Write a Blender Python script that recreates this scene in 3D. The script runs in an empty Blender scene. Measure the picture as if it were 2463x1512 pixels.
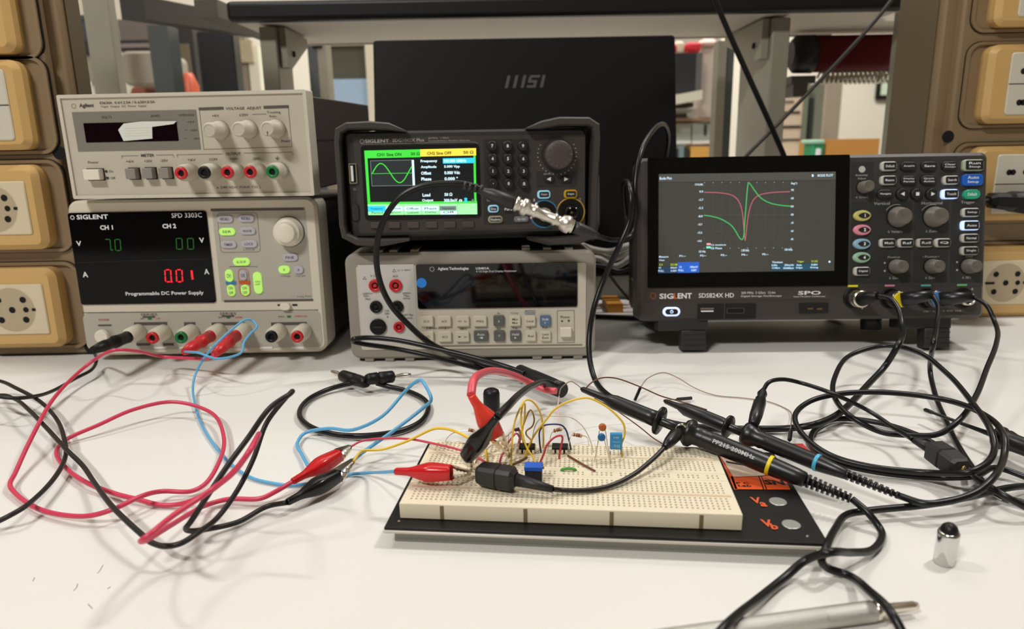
import bpy, bmesh, math, random
from mathutils import Vector, Matrix
random.seed(7)
C = bpy.context.scene.collection
SC = bpy.context.scene

# ---------------------------------------------------------------- camera
FPX, PITCH, ROLL, CAMH = 1704.5, 13.497, 1.035, 0.19217
PW, PH = 2463, 1512
cd = bpy.data.cameras.new('camera'); cam = bpy.data.objects.new('camera', cd); C.objects.link(cam)
cd.sensor_fit = 'HORIZONTAL'; cd.sensor_width = 36; cd.lens = FPX / PW * 36
cd.clip_start = 0.01; cd.clip_end = 50
_a, _r = math.radians(PITCH), math.radians(ROLL)
FWD = Vector((0, math.cos(_a), -math.sin(_a)))
_up = Vector((0, math.sin(_a), math.cos(_a))); _rt = Vector((1, 0, 0))
RT = math.cos(_r) * _rt - math.sin(_r) * _up
UP = math.cos(_r) * _up + math.sin(_r) * _rt
CO = Vector((0, 0, CAMH))
cam.matrix_world = Matrix((( RT.x, UP.x, -FWD.x, CO.x), (RT.y, UP.y, -FWD.y, CO.y), (RT.z, UP.z, -FWD.z, CO.z), (0, 0, 0, 1)))
SC.camera = cam
cd.dof.use_dof = True; cd.dof.focus_distance = 0.46; cd.dof.aperture_fstop = 9.0

# ---------------------------------------------------------------- world, lamps, exposure
SC.view_settings.view_transform = 'Standard'; SC.view_settings.look = 'None'
SC.view_settings.gamma = 1; SC.view_settings.use_curve_mapping = False
SC.view_settings.exposure = -0.03
w = bpy.data.worlds.new('room_light'); SC.world = w; w.use_nodes = True
w.node_tree.nodes['Background'].inputs[0].default_value = (1.0, 0.95, 0.87, 1)
w.node_tree.nodes['Background'].inputs[1].default_value = 0.34

def lamp(name, loc, target, sx, sy, power, col=(1, .982, .955)):
    l = bpy.data.lights.new(name, 'AREA'); l.shape = 'RECTANGLE'; l.size = sx; l.size_y = sy
    l.energy = power; l.color = col
    o = bpy.data.objects.new(name, l); C.objects.link(o); o.location = loc
    o.rotation_euler = (Vector(target) - Vector(loc)).to_track_quat('-Z', 'Y').to_euler()
    return o
lamp('ceiling_light_front', (-1.0, -1.0, 1.85), (-.05, .6, 0), .55, .12, 35)
lamp('ceiling_light_right', (.95, 0.72, 1.85), (0.15, .4, 0), .07, .30, 17.5)
lamp('ceiling_light_left', (-1.05, 0.78, 1.85), (0, .4, 0), .07, .30, 9.5)
lamp('ceiling_light_far', (0.2, 1.75, 1.95), (0.2, 1.6, 0), 2.0, .2, 9)
lamp('ceiling_light_back', (0.3, 2.3, 2.1), (0.3, 4.2, .4), 2.6, .3, 110)

# ---------------------------------------------------------------- helpers
def ray(px, py):
    d = FWD + RT * ((px - PW / 2) / FPX) - UP * ((py - PH / 2) / FPX)
    return d
def pz(px, py, z=0.0):
    d = ray(px, py); t = (z - CO.z) / d.z; return CO + d * t
def py_(px, py, Y):
    d = ray(px, py); t = (Y - CO.y) / d.y; return CO + d * t
def lin(c):
    c = c / 255.0
    return c / 12.92 if c <= .04045 else ((c + .055) / 1.055) ** 2.4
MATS = {}
def mat(name, rgb, rough=.5, metal=0.0, emit=0.0, noise=0.0, nscale=60, bump=0.0, trans=0.0, coat=0.0, ior=None, spec=.5):
    if name in MATS: return MATS[name]
    m = bpy.data.materials.new(name); m.use_nodes = True; nt = m.node_tree
    b = nt.nodes['Principled BSDF']
    col = (lin(rgb[0]), lin(rgb[1]), lin(rgb[2]), 1)
    b.inputs['Base Color'].default_value = col
    b.inputs['Roughness'].default_value = rough; b.inputs['Metallic'].default_value = metal
    b.inputs['Specular IOR Level'].default_value = spec
    if ior: b.inputs['IOR'].default_value = ior
    if trans: b.inputs['Transmission Weight'].default_value = trans
    if coat: b.inputs['Coat Weight'].default_value = coat; b.inputs['Coat Roughness'].default_value = .08
    if emit:
        b.inputs['Emission Color'].default_value = col; b.inputs['Emission Strength'].default_value = emit
    tc = nt.nodes.new('ShaderNodeTexCoord')
    n = nt.nodes.new('ShaderNodeTexNoise'); n.inputs['Scale'].default_value = nscale; n.inputs['Detail'].default_value = 4
    nt.links.new(tc.outputs['Object'], n.inputs['Vector'])
    if noise:
        mx = nt.nodes.new('ShaderNodeMix'); mx.data_type = 'RGBA'; mx.blend_type = 'MIX'
        k = 1 - noise
        mx.inputs[6].default_value = (col[0] * k, col[1] * k, col[2] * k, 1); mx.inputs[7].default_value = col
        nt.links.new(n.outputs['Fac'], mx.inputs[0]); nt.links.new(mx.outputs[2], b.inputs['Base Color'])
    if bump:
        bp = nt.nodes.new('ShaderNodeBump'); bp.inputs['Strength'].default_value = bump; bp.inputs['Distance'].default_value = .0004
        nt.links.new(n.outputs['Fac'], bp.inputs['Height']); nt.links.new(bp.outputs[0], b.inputs['Normal'])
    MATS[name] = m
    return m

def crom(pts, n=6, closed=False):
    pts = [Vector(p) for p in pts]; out = []
    N = len(pts)
    if N < 3: return pts
    for i in range(N - 1):
        p0 = pts[i - 1] if i > 0 else pts[0] * 2 - pts[1]
        p1, p2 = pts[i], pts[i + 1]
        p3 = pts[i + 2] if i + 2 < N else pts[-1] * 2 - pts[-2]
        # centripetal
        def tj(ti, a, b): return ti + max((b - a).length, 1e-7) ** .5
        t0 = 0; t1 = tj(t0, p0, p1); t2 = tj(t1, p1, p2); t3 = tj(t2, p2, p3)
        for k in range(n):
            t = t1 + (t2 - t1) * k / n
            A1 = p0 * ((t1 - t) / (t1 - t0)) + p1 * ((t - t0) / (t1 - t0))
            A2 = p1 * ((t2 - t) / (t2 - t1)) + p2 * ((t - t1) / (t2 - t1))
            A3 = p2 * ((t3 - t) / (t3 - t2)) + p3 * ((t - t2) / (t3 - t2))
            B1 = A1 * ((t2 - t) / (t2 - t0)) + A2 * ((t - t0) / (t2 - t0))
            B2 = A2 * ((t3 - t) / (t3 - t1)) + A3 * ((t - t1) / (t3 - t1))
            out.append(B1 * ((t2 - t) / (t2 - t1)) + B2 * ((t - t1) / (t2 - t1)))
    out.append(pts[-1])
    return out

_tcache = {}
def text_geo(s, bold=0.0):
    key = (s, bold)
    if key in _tcache: return _tcache[key]
    cu = bpy.data.curves.new('t', 'FONT'); cu.body = s; cu.size = 1; cu.resolution_u = 2; cu.offset = bold
    ob = bpy.data.objects.new('t', cu); C.objects.link(ob)
    dg = bpy.context.evaluated_depsgraph_get()
    me = bpy.data.meshes.new_from_object(ob.evaluated_get(dg))
    vs = [(v.co.x, v.co.y) for v in me.vertices]; fs = [tuple(p.vertices) for p in me.polygons]
    bpy.data.objects.remove(ob); bpy.data.curves.remove(cu); bpy.data.meshes.remove(me)
    xs = [v[0] for v in vs] or [0]; ys = [v[1] for v in vs] or [0]
    _tcache[key] = (vs, fs, min(xs), max(xs), min(ys), max(ys))
    return _tcache[key]

class MB:
    def __init__(s, mat0=None):
        s.bm = bmesh.new(); s.mats = []; s.cur = 0
        if mat0: s.use(mat0)
    def use(s, m):
        if m not in s.mats: s.mats.append(m)
        s.cur = s.mats.index(m); return s
    def face(s, vs, smooth=False):
        try: f = s.bm.faces.new(vs)
        except ValueError: return None
        f.material_index = s.cur; f.smooth = smooth; return f
    def v(s, p): return s.bm.verts.new(p)
    def box(s, x0, y0, z0, x1, y1, z1, bev=0.0, seg=2, M=None):
        vs = [s.v((x, y, z)) for x in (x0, x1) for y in (y0, y1) for z in (z0, z1)]
        fs = []
        for q in ((0, 1, 3, 2), (4, 6, 7, 5), (0, 4, 5, 1), (2, 3, 7, 6), (0, 2, 6, 4), (1, 5, 7, 3)):
            fs.append(s.face([vs[i] for i in q]))
        g = vs
        if bev:
            es = list({e for f in fs for e in f.edges})
            r = bmesh.ops.bevel(s.bm, geom=es, offset=bev, segments=seg, profile=.5, affect='EDGES', clamp_overlap=True)
            for f in r['faces']: f.material_index = s.cur; f.smooth = seg > 1
            g = list({v for f in r['faces'] for v in f.verts} | {v for v in vs if v.is_valid})
        if M is not None:
            for v in g: v.co = M @ v.co
        return s
    def loft(s, rings, cap0=True, cap1=True, smooth=True):
        R = [[s.v(p) for p in r] for r in rings]; n = len(R[0])
        for a, b in zip(R, R[1:]):
            for i in range(n):
                j = (i + 1) % n; s.face([a[i], a[j], b[j], b[i]], smooth)
        if cap0: s.face(list(reversed(R[0])))
        if cap1: s.face(R[-1])
        return s
    def tube(s, pts, r, sides=8, cap=True, smooth=True):
        pts = [Vector(p) for p in pts]; n = len(pts)
        rr = r if isinstance(r, (list, tuple)) else [r] * n
        rings = []; t = (pts[1] - pts[0]).normalized()
        u = t.cross(Vector((0, 0, 1)))
        if u.length < 1e-3: u = t.cross(Vector((0, 1, 0)))
        u.normalize()
        for i, p in enumerate(pts):
            t = (pts[min(i + 1, n - 1)] - pts[max(i - 1, 0)])
            if t.length < 1e-9: t = Vector((0, 0, 1))
            t.normalize()
            u = (u - t * u.dot(t))
            if u.length < 1e-6: u = t.orthogonal()
            u.normalize(); w_ = t.cross(u)
            rings.append([p + (u * math.cos(2 * math.pi * k / sides) + w_ * math.sin(2 * math.pi * k / sides)) * rr[i] for k in range(sides)])
        return s.loft(rings, cap, cap, smooth)
    def lathe(s, prof, p, axis, sides=24, smooth=True, cap=True):
        """prof: list (distance along axis, radius)"""
        p = Vector(p); a = Vector(axis).normalized(); u = a.orthogonal().normalized(); w_ = a.cross(u)
        rings = [[p + a * d + (u * math.cos(2 * math.pi * k / sides) + w_ * math.sin(2 * math.pi * k / sides)) * max(r, 1e-6) for k in range(sides)] for d, r in prof]
        return s.loft(rings, cap, cap, smooth)
    def rr(s, x0, z0, x1, z1, r, y0, y1, seg=5, cham=0.0):
        """rounded rectangle in XZ from front y0 to back y1"""
        def ring(i, y):
            a0, b0, a1, b1 = x0 + i, z0 + i, x1 - i, z1 - i; q = max(min(r - i, (a1 - a0) / 2, (b1 - b0) / 2), 1e-5); o = []
            for cx, cz, st in ((a1 - q, b1 - q, 0), (a0 + q, b1 - q, 90), (a0 + q, b0 + q, 180), (a1 - q, b0 + q, 270)):
                for k in range(seg + 1):
                    t = math.radians(st + 90 * k / seg); o.append((cx + q * math.cos(t), y, cz + q * math.sin(t)))
            return o
        R = [ring(cham, y0)] + ([ring(0, y0 + cham)] if cham else []) + [ring(0, y1)]
        return s.loft(R, True, True, False)
    def frame(s, x0, z0, x1, z1, t, y0, y1, r=0.002, seg=4):
        """rounded rectangular outline of width t"""
        def ring(i, y):
            a0, b0, a1, b1 = x0 + i, z0 + i, x1 - i, z1 - i; q = max(min(r - i, (a1 - a0) / 2, (b1 - b0) / 2), 1e-5); o = []
            for cx, cz, st in ((a1 - q, b1 - q, 0), (a0 + q, b1 - q, 90), (a0 + q, b0 + q, 180), (a1 - q, b0 + q, 270)):
                for k in range(seg + 1):
                    tt = math.radians(st + 90 * k / seg); o.append((cx + q * math.cos(tt), y, cz + q * math.sin(tt)))
            return o
        return s.loft([ring(0, y1), ring(0, y0), ring(t, y0), ring(t, y1)], False, False, False)
    def quad(s, pts): s.face([s.v(p) for p in pts]); return s
    def merge(s, o):
        pass
    def text(s, t, cx, cz, w_, h, y, bold=0.0, fl=False):
        vs, fs, xa, xb, ya, yb = text_geo(t, bold)
        if not vs: return s
        sx = w_ / (xb - xa) if w_ else h / (yb - ya); sz = h / (yb - ya)
        V = [s.v((cx + (x - (xa + xb) / 2) * sx, y, cz + (z - (ya + yb) / 2) * sz)) for x, z in vs]
        for f in fs: s.face([V[i] for i in f])
        return s
    def build(s, name, parent=None, world=False, loc=None):
        me = bpy.data.meshes.new(name)
        bmesh.ops.recalc_face_normals(s.bm, faces=s.bm.faces[:])
        if parent is not None and world:
            s.bm.transform(PM[parent.name].inverted())
        if parent is None:
            if loc is None:
                n = max(len(s.bm.verts), 1); zc = min((v.co.z for v in s.bm.verts), default=0)
                c = Vector((0, 0, 0))
                for v in s.bm.verts: c += v.co
                c /= n; loc = Vector((c.x, c.y, zc))
            s.bm.transform(Matrix.Translation(-Vector(loc)))
        s.bm.to_mesh(me); s.bm.free()
        for m in s.mats: me.materials.append(m)
        o = bpy.data.objects.new(name, me); C.objects.link(o)
        if parent is not None:
            o.parent = parent; PM[o.name] = PM[parent.name]
        else:
            o.location = loc; PM[o.name] = Matrix.Translation(Vector(loc))
        return o
PM = {}
def tag(o, label, cat, group=None, kind=None):
    if label: o['label'] = label
    if cat: o['category'] = cat
    if group: o['group'] = group
    if kind: o['kind'] = kind
    return o
def thing(name, label, cat, M, group=None):
    o = bpy.data.objects.new(name, None); C.objects.link(o); o.empty_display_size = .02
    if not isinstance(M, Matrix): M = Matrix.Translation(Vector(M))
    o.matrix_world = M; PM[o.name] = M.copy()
    return tag(o, label, cat, group)
def struct(o): o['kind'] = 'structure'; return o

class Panel:
    """an instrument's front: local x right, z up, y into the case; origin at the bottom centre of the front"""
    def __init__(s, pos, yaw, tilt, w_, h):
        s.M = Matrix.Translation(Vector(pos)) @ Matrix.Rotation(math.radians(yaw), 4, 'Z') @ Matrix.Rotation(math.radians(-tilt), 4, 'X')
        s.I = s.M.inverted(); s.o = s.I @ CO; s.w = w_; s.h = h
    def q(s, px, py, y=0.0):
        d = s.I.to_3x3() @ ray(px, py); t = (y - s.o.y) / d.y; p = s.o + d * t; return p.x, p.z
    def rect(s, cx, cy, w_, h, y=0.0):
        x, z = s.q(cx, cy, y); a = s.q(cx - w_ / 2, cy, y)[0]; b = s.q(cx + w_ / 2, cy, y)[0]
        c = s.q(cx, cy - h / 2, y)[1]; d = s.q(cx, cy + h / 2, y)[1]
        return x - (b - a) / 2, z - (c - d) / 2, x + (b - a) / 2, z + (c - d) / 2
    def quad4(s, tl, tr, br, bl, y=0.0):
        a, b, c, d = (s.q(*p, y) for p in (tl, tr, br, bl))
        return (a[0] + d[0]) / 2, (c[1] + d[1]) / 2, (b[0] + c[0]) / 2, (a[1] + b[1]) / 2
    def text(s, mb, t, cx, cy, w_, h, y=-.0002, bold=0.0):
        x0, z0, x1, z1 = s.rect(cx, cy, w_ if w_ else 10, h, y)
        mb.text(t, (x0 + x1) / 2, (z0 + z1) / 2, (x1 - x0) if w_ else None, z1 - z0, y, bold)
    def flat(s, mb, cx, cy, w_, h, y=-.0002):
        x0, z0, x1, z1 = s.rect(cx, cy, w_, h, y)
        mb.quad([(x0, y, z0), (x1, y, z0), (x1, y, z1), (x0, y, z1)])
    def line(s, mb, pts, wid, y=-.0003):
        P = [s.q(a, b, y) for a, b in pts]
        for i in range(len(P) - 1):
            a, b = Vector(P[i]), Vector(P[i + 1]); d = (b - a)
            if d.length < 1e-9: continue
            d.normalize(); n = Vector((-d.y, d.x)) * wid / 2; a = a - d * wid * .2; b = b + d * wid * .2
            mb.quad([(a.x - n.x, y, a.y - n.y), (b.x - n.x, y, b.y - n.y), (b.x + n.x, y, b.y + n.y), (a.x + n.x, y, a.y + n.y)])
def disc(mb, x, z, r, y, sides=20, rz=None):
    rz = rz or r
    mb.face([mb.v((x + r * math.cos(2 * math.pi * k / sides), y, z + rz * math.sin(2 * math.pi * k / sides))) for k in range(sides)])
SEG = {'0': 'abcdef', '1': 'bc', '7': 'abc', '2': 'abged', '3': 'abgcd'}
def seven(mb, ch, x, z, w_, h, t, y, slant=.06):
    """one seven-segment digit with its lower left corner at x,z"""
    S = {'a': (t, h, w_ - t, h), 'b': (w_, h / 2 + t * .3, w_, h - t * .3), 'c': (w_, t * .3, w_, h / 2 - t * .3), 'd': (t, 0, w_ - t, 0),
         'e': (0, t * .3, 0, h / 2 - t * .3), 'f': (0, h / 2 + t * .3, 0, h - t * .3), 'g': (t, h / 2, w_ - t, h / 2)}
    for k in SEG[ch]:
        a, b, c, d = S[k]
        if a == c: q = [(a - t / 2, b), (a + t / 2, b), (a + t / 2, d), (a - t / 2, d)]
        else: q = [(a, b - t / 2), (c, b - t / 2), (c, b + t / 2), (a, b + t / 2)]
        mb.quad([(x + u + slant * v_, y, z + v_) for u, v_ in q])
# ---------------------------------------------------------------- materials
table_m = mat('white_laminate', (224, 221, 215), .55, noise=.05, nscale=9, spec=.2)
beige = mat('warm_grey_plastic', (196, 188, 170), .5, noise=.04, nscale=30)
beige2 = mat('pale_grey_plastic', (182, 177, 164), .5, noise=.04, nscale=30)
cream = mat('cream_plastic', (208, 201, 184), .5, noise=.03, nscale=30)
taupe = mat('taupe_rubber', (152, 146, 134), .65, noise=.08, nscale=40)
white_p = mat('white_plastic', (232, 224, 206), .4)
dgrey = mat('dark_grey_print', (84, 80, 74), .6)
print_k = mat('dark_print', (58, 52, 46), .6)
print_w = mat('white_print', (235, 235, 235), .6)
print_w.node_tree.nodes['Principled BSDF'].inputs['Emission Color'].default_value = (1, 1, 1, 1)
black_g = mat('black_display_glass', (7, 5, 7), .08, spec=.16)
black_p = mat('black_plastic', (20, 19, 18), .42, spec=.3)
case_d = mat('charcoal_sheet_metal', (52, 47, 44), .5, noise=.1)
char = mat('charcoal_plastic', (62, 57, 54), .45, noise=.05)
char2 = mat('deep_charcoal_plastic', (42, 41, 39), .5)
btn_d = mat('dark_button_rubber', (30, 29, 28), .5)
hole = mat('dark_opening', (6, 6, 6), .9)
red_p = mat('red_plastic', (200, 34, 40), .35)
green_p = mat('green_plastic', (10, 120, 60), .35)
steel = mat('nickel_metal', (225, 218, 205), .22, metal=1)
brass = mat('brass_metal', (190, 160, 100), .3, metal=1)
led_g = mat('green_backlit_button', (176, 228, 110), .5, emit=.45)
led_b = mat('blue_white_backlight', (190, 215, 255), .5, emit=1.0)
seg_g = mat('green_segment_light', (16, 92, 24), .5, emit=.55)
seg_r = mat('red_segment_light', (232, 24, 40), .5, emit=1.1)
grey_b = mat('lavender_grey_rubber', (186, 184, 192), .5)
blue_p = mat('blue_print', (52, 128, 176), .5)
orange_p = mat('orange_print', (206, 88, 30), .5)

def post(par, x, z, col, L=.021, r=.0078, rf=.0052, base=None, lab=None):
    """binding post: white collar with a coloured ring and a dark bore, pointing out of the panel"""
    m = MB(base or white_p)
    m.lathe([(0, r * .92), (.001, r), (L * .72, r * .97), (L * .78, r * .82), (L * .9, r * .8)], (x, 0, z), (0, -1, 0), 20)
    o = m.build('binding_post', par)
    m = MB(col); m.lathe([(L * .85, rf), (L, rf), (L, rf * .55), (L * .9, rf * .5)], (x, 0, z), (0, -1, 0), 20, cap=False)
    m.use(hole); disc(m, x, z, rf * .55, -L * .92, 16)
    m.build('socket_ring', o)
    return o

# ================================================================ lower left power supply
P = Panel((-.285, .6373, .0065), -.47, 1.0, .2242, .1435)
S = thing('bench_power_supply', 'beige programmable power supply with black readout and red digits, under another unit', 'power supply', P.M)
m = MB(case_d); m.box(-.108, .03, .004, .108, .27, .139, .003)
m.use(hole)
for k in range(26):
    y = .05 + k * .008
    m.quad([(.1082, y, .03), (.1082, y + .003, .03), (.1082, y + .003, .115), (.1082, y, .115)])
m.build('case', S)
m = MB(mat('light_cream_bezel', (216, 208, 190), .45)); m.rr(-.1121, 0, .1121, .1435, .010, .0, .032, 6, cham=.0025)
x0, z0, x1, z1 = P.quad4((197, 752), (765, 746), (782, 834), (212, 842))
m.use(beige2); m.rr(x0, z0, x1, z1, .006, -.0003, .001)
m.use(print_k)
P.line(m, [(197, 752), (765, 745)], .0006)
x0, z0, x1, z1 = P.quad4((508, 503), (735, 500), (752, 722), (535, 725))
m.use(beige2); m.quad([(x0, -.0001, z0), (x1, -.0001, z0), (x1, -.0001, z1), (x0, -.0001, z1)])
m.use(dgrey); P.line(m, [(508, 505), (730, 502)], .0022, -.0004); P.line(m, [(540, 724), (752, 721)], .0020, -.0004)
def box_line(m, x, z, a, b, t=.0004, r=.002): m.frame(x, z, a, b, t, -.0003, -.0001, r)
x0, z0, x1, z1 = P.quad4((521, 512), (618, 511), (628, 606), (532, 607)); box_line(m, x0, z0, x1, z1, .0003, .003)
P.text(m, 'LOCK', 600, 600, 28, 5); P.text(m, 'Voltage', 687, 664, 24, 5); P.text(m, 'Current', 723, 663, 24, 5)
P.text(m, '- - -  Long Push', 723, 713, 52, 6)
P.line(m, [(552, 643), (552, 641), (618, 641), (618, 643)], .0004)
P.line(m, [(583, 641), (583, 637)], .0004)
for cx, wd in ((362, 80), (456, 27), (549, 80), (695, 86)):
    m.use(dgrey); P.flat(m, cx, 778, wd, 7, -.0006)
    P.flat(m, cx - wd / 2 + 2, 783, 3, 8, -.0006); P.flat(m, cx + wd / 2 - 2, 783, 3, 8, -.0006)
for cx, cy in ((358, 756), (548, 754)): P.text(m, 'SERIES PARALLEL'[:6], cx, cy, 40, 6, -.0006); P.flat(m, cx, cy + 6, 30, 4, -.0006)
m.use(green_p)
for cx, cy in ((360, 766), (549, 763), (695, 761)): P.flat(m, cx, cy, 9, 5, -.0006)
m.use(red_p); P.text(m, 'POWER', 250, 769, 26, 5, -.0006); P.text(m, '3.3V', 380, 766, 10, 4, -.0006); P.text(m, 'OVER', 574, 763, 18, 4, -.0006); P.text(m, 'OVERLOAD', 724, 760, 30, 4, -.0006)
m.use(print_k); P.text(m, 'ON', 341, 766, 8, 4, -.0006); P.text(m, 'ON', 529, 763, 8, 4, -.0006); P.text(m, 'ON', 676, 761, 14, 4, -.0006)
m.use(dgrey)
P.flat(m, 252, 782, 32, 4, -.0006)
P.flat(m, 345, 828, 34, 6, -.0006); P.flat(m, 405, 828, 26, 6, -.0006)
m.use(print_w); 
for cx in (385, 445, 520, 640, 716): P.flat(m, cx, 836, 30, 5, -.0006)
m.use(hole); P.flat(m, 670.5, 733.5, 6, 4, -.0006); P.flat(m, 709, 733, 12, 4, -.0006)
m.build('front_bezel', S)
# display
x0, z0, x1, z1 = P.quad4((160, 513), (493, 505), (524, 726), (201, 733))
m = MB(black_g); m.rr(x0, z0, x1, z1, .0025, -.0012, .001)
yy = -.0014
m.use(print_w)
P.text(m, 'SIGLENT', 222, 521.5, 76, 11, yy, .02); P.text(m, 'SPD 3303C', 449, 517.5, 73, 11, yy)
P.text(m, 'CH 1', 256, 547, 31, 11, yy, .03); P.text(m, 'CH 2', 407, 543.5, 33, 11, yy, .03)
P.text(m, 'V', 189.5, 585.5, 12, 12, yy, .02); P.text(m, 'V', 485, 577.5, 12, 12, yy, .02)
P.text(m, 'A', 205, 660, 13, 13, yy, .02); P.text(m, 'A', 497, 653, 12, 13, yy, .02)
P.text(m, 'Programmable DC Power Supply', 396, 706, 188, 11, yy, .02)
x, z = P.q(174, 523, yy)
for k in range(8):
    a = k * math.pi / 4; xa, za = x + .0016 * math.cos(a), z + .0016 * math.sin(a); disc(m, xa, za, .0005, yy, 6)
m.use(mat('dark_grey_line', (34, 32, 34), .4)); P.line(m, [(185, 632), (290, 628), (513, 622)], .0003, yy)
o = m.build('display', S)
m = MB(seg_g)
def digits(m, s, cx, cy, pitch, w_, h, t):
    n = len(s); k = cx - pitch * (n - 1) / 2
    for ch in s:
        if ch == '.':
            continue
        x0, z0, x1, z1 = P.rect(k, cy, w_, h, yy); seven(m, ch, x0, z0, x1 - x0, z1 - z0, t, yy); k += pitch
digits(m, '70', 270.5, 589, 24, 13, 27, .0007); P.flat(m, 270, 601, 3, 3, yy)
m.build('green_digits', o)
m = MB(seg_g); digits(m, '00', 444, 586, 27, 14, 26, .0007)
m.build('green_digits', o)
m = MB(seg_r)
digits(m, '00', 417, 663, 27, 14, 29, .0011); P.flat(m, 413, 677, 4, 4, yy)
x, z = P.q(462, 661, yy); m.quad([(x - .0009, yy, z - .0042), (x + .0009, yy, z - .0042), (x + .0009, yy, z + .0042), (x - .0009, yy, z + .0042)])
m.build('red_digits', o)
# buttons
def pill(par, cx, cy, w_, h, mm, txt=None, d=.0016, r=None, name='button', PP=None, tm=None, tw=.55, th=.34):
    PP = PP or P
    x0, z0, x1, z1 = PP.rect(cx, cy, w_, h, 0)
    m = MB(mm); m.rr(x0, z0, x1, z1, r or min(x1 - x0, z1 - z0) / 2, -d, 0, 4, cham=min(.0005, d * .4))
    if txt:
        m.use(tm or print_k); lines = txt.split('/')
        for i, t in enumerate(lines):
            n = len(lines); hh = (z1 - z0) * th / (1 if n == 1 else 1.25); zc = (z0 + z1) / 2 + ((n - 1) / 2 - i) * hh * 1.5
            m.text(t, (x0 + x1) / 2, zc, (x1 - x0) * tw, hh, -d - .0001, .01)
    return m.build(name, par)
def c3(x, y): return 500 + x / 5.817, 500 + y / 5.817
for x, y, g, t in ((245, 155, 0, 'RECALL'), (540, 145, 0, 'RECALL'), (275, 330, 1, 'SER'), (560, 320, 0, 'WAVE'), (295, 510, 0, 'TIMER'), (585, 500, 0, 'LOCK')):
    pill(S, *c3(x, y), 39, 18, led_g if g else grey_b, t)
pill(S, *c3(475, 750), 41, 19, led_g, 'ALL ON/OFF'.replace('/', ' '))
for x, y, w_, h, mm, t in ((303, 945, 19, 30, led_g, 'CH1'), (500, 940, 18, 25, grey_b, 'CH2'), (332, 1150, 19, 28, led_g, 'ON/OFF'), (527, 1147, 20, 27, led_g, 'ON/OFF')):
    pill(S, *c3(x, y), w_, h, mm, t)
pill(S, *c3(705, 1045), 21, 53, led_g, 'ON/OFF', th=.1)
m = MB(blue_p); P.flat(m, *c3(320, 1047), 24, 8, -.001); m.use(orange_p); P.flat(m, *c3(516, 1040), 24, 8, -.001)
x0, z0, x1, z1 = P.rect(*c3(512, 1040), 26, 67); m.frame(x0, z0, x1, z1, .0004, -.0004, 0, .004)
m.build('channel_marks', S)
pill(S, *c3(1155, 690), 38, 18, grey_b, 'FINE'); pill(S, *c3(1073, 860), 28, 19, led_g, 'V', tw=.2); pill(S, *c3(1275, 862), 24, 19, grey_b, 'A', tw=.22)
pill(S, *c3(1095, 1372), 25, 17, white_p, None, .004, name='slide_switch')
x, z = P.q(*c3(1140, 330))
m = MB(white_p); m.lathe([(0, .0132), (.002, .0132), (.0022, .0125), (.009, .0118), (.0095, .0112), (.0096, .0092), (.0128, .0088), (.0134, .008), (.0136, .002)], (x, 0, z), (0, -1, 0), 40)
m.use(print_k); m.lathe([(0, .0138), (.0006, .0138)], (x, 0, z), (0, -1, 0), 40)
m.build('voltage_knob', S)
# power button and terminals
x, z = P.q(252, 806); m = MB(white_p); m.lathe([(0, .0066), (.006, .0062), (.0066, .0055)], (x, 0, z), (0, -1, 0), 28); m.use(beige2); m.lathe([(0, .0078), (.001, .0076)], (x, 0, z), (0, -1, 0), 28); m.build('power_button', S)
POSTS = {}
for k, cx, cy, mm in (('a', 335, 797, black_p), ('b', 395, 798, red_p), ('c', 462, 797, green_p), ('d', 528, 795, red_p), ('e', 588, 794, red_p), ('f', 672, 795, black_p), ('g', 732, 795, red_p)):
    x, z = P.q(cx, cy); post(S, x, z, mm, .023, .0075, .0054); POSTS[k] = P.M @ Vector((x, -.023, z))
for x in (-.085, .085):
    for y, z in ((.03, -.0058), (.24, -.0021)):
        m = MB(black_p); m.lathe([(0, .008), (.0085, .007)], (x, y, z), (0, 0, 1), 14); m.build('rubber_foot', S)

# ================================================================ upper left power supply
P = Panel((-.2741, .6223, .1524), -3.16, -.71, .2139, .0869)
S = thing('triple_output_power_supply', 'older beige triple output power supply with three round knobs, upper unit of the left stack', 'power supply', P.M)
case_b = mat('brown_grey_cover', (72, 62, 60), .5, noise=.1)
m = MB(case_b); m.box(-.1035, .014, .004, .1035, .222, .083, .0015); m.use(hole)
m.quad([(.1037, .016, .045), (.1037, .215, .045), (.1037, .215, .0465), (.1037, .016, .0465)])
m.build('case', S)
m = MB(cream)
m.frame(-.107, 0, .107, .0869, .0028, -.0015, .016, .0015)
m.use(beige); m.box(-.1045, .0, .002, .1045, .016, .085)
m.use(mat('grey_display_surround', (124, 120, 108), .55))
x0, z0, x1, z1 = P.quad4((173, 272), (472, 261), (483, 358), (189, 366)); m.quad([(x0, -.0002, z0), (x1, -.0002, z0), (x1, -.0002, z1), (x0, -.0002, z1)])
m.use(print_k); y_ = -.0004
P.text(m, 'Agilent', 208, 254.5, 35, 12, y_, .02); P.text(m, 'E3630A  0-6V,2.5A / 0-±20V,0.5A', 306, 246.5, 133, 7, y_, .01); P.text(m, 'Triple  Output  DC  Power  Supply', 297, 256, 110, 6, y_)
x, z = P.q(177, 255, y_)
for k in range(12):
    a = k * math.pi / 6; disc(m, x + .0018 * math.cos(a), z + .0018 * math.sin(a), .0003, y_, 6)
P.text(m, 'VOLTS', 256, 282, 25, 6, y_); P.text(m, 'AMPS', 373, 279, 22, 6, y_); P.text(m, 'OVERLOAD', 448, 276.5, 38, 5, y_)
for t, cx, cy in (('+6V', 459, 293), ('+20V', 466, 313), ('-20V', 472, 333)): P.text(m, t, cx, cy, 17, 5, y_)
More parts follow.
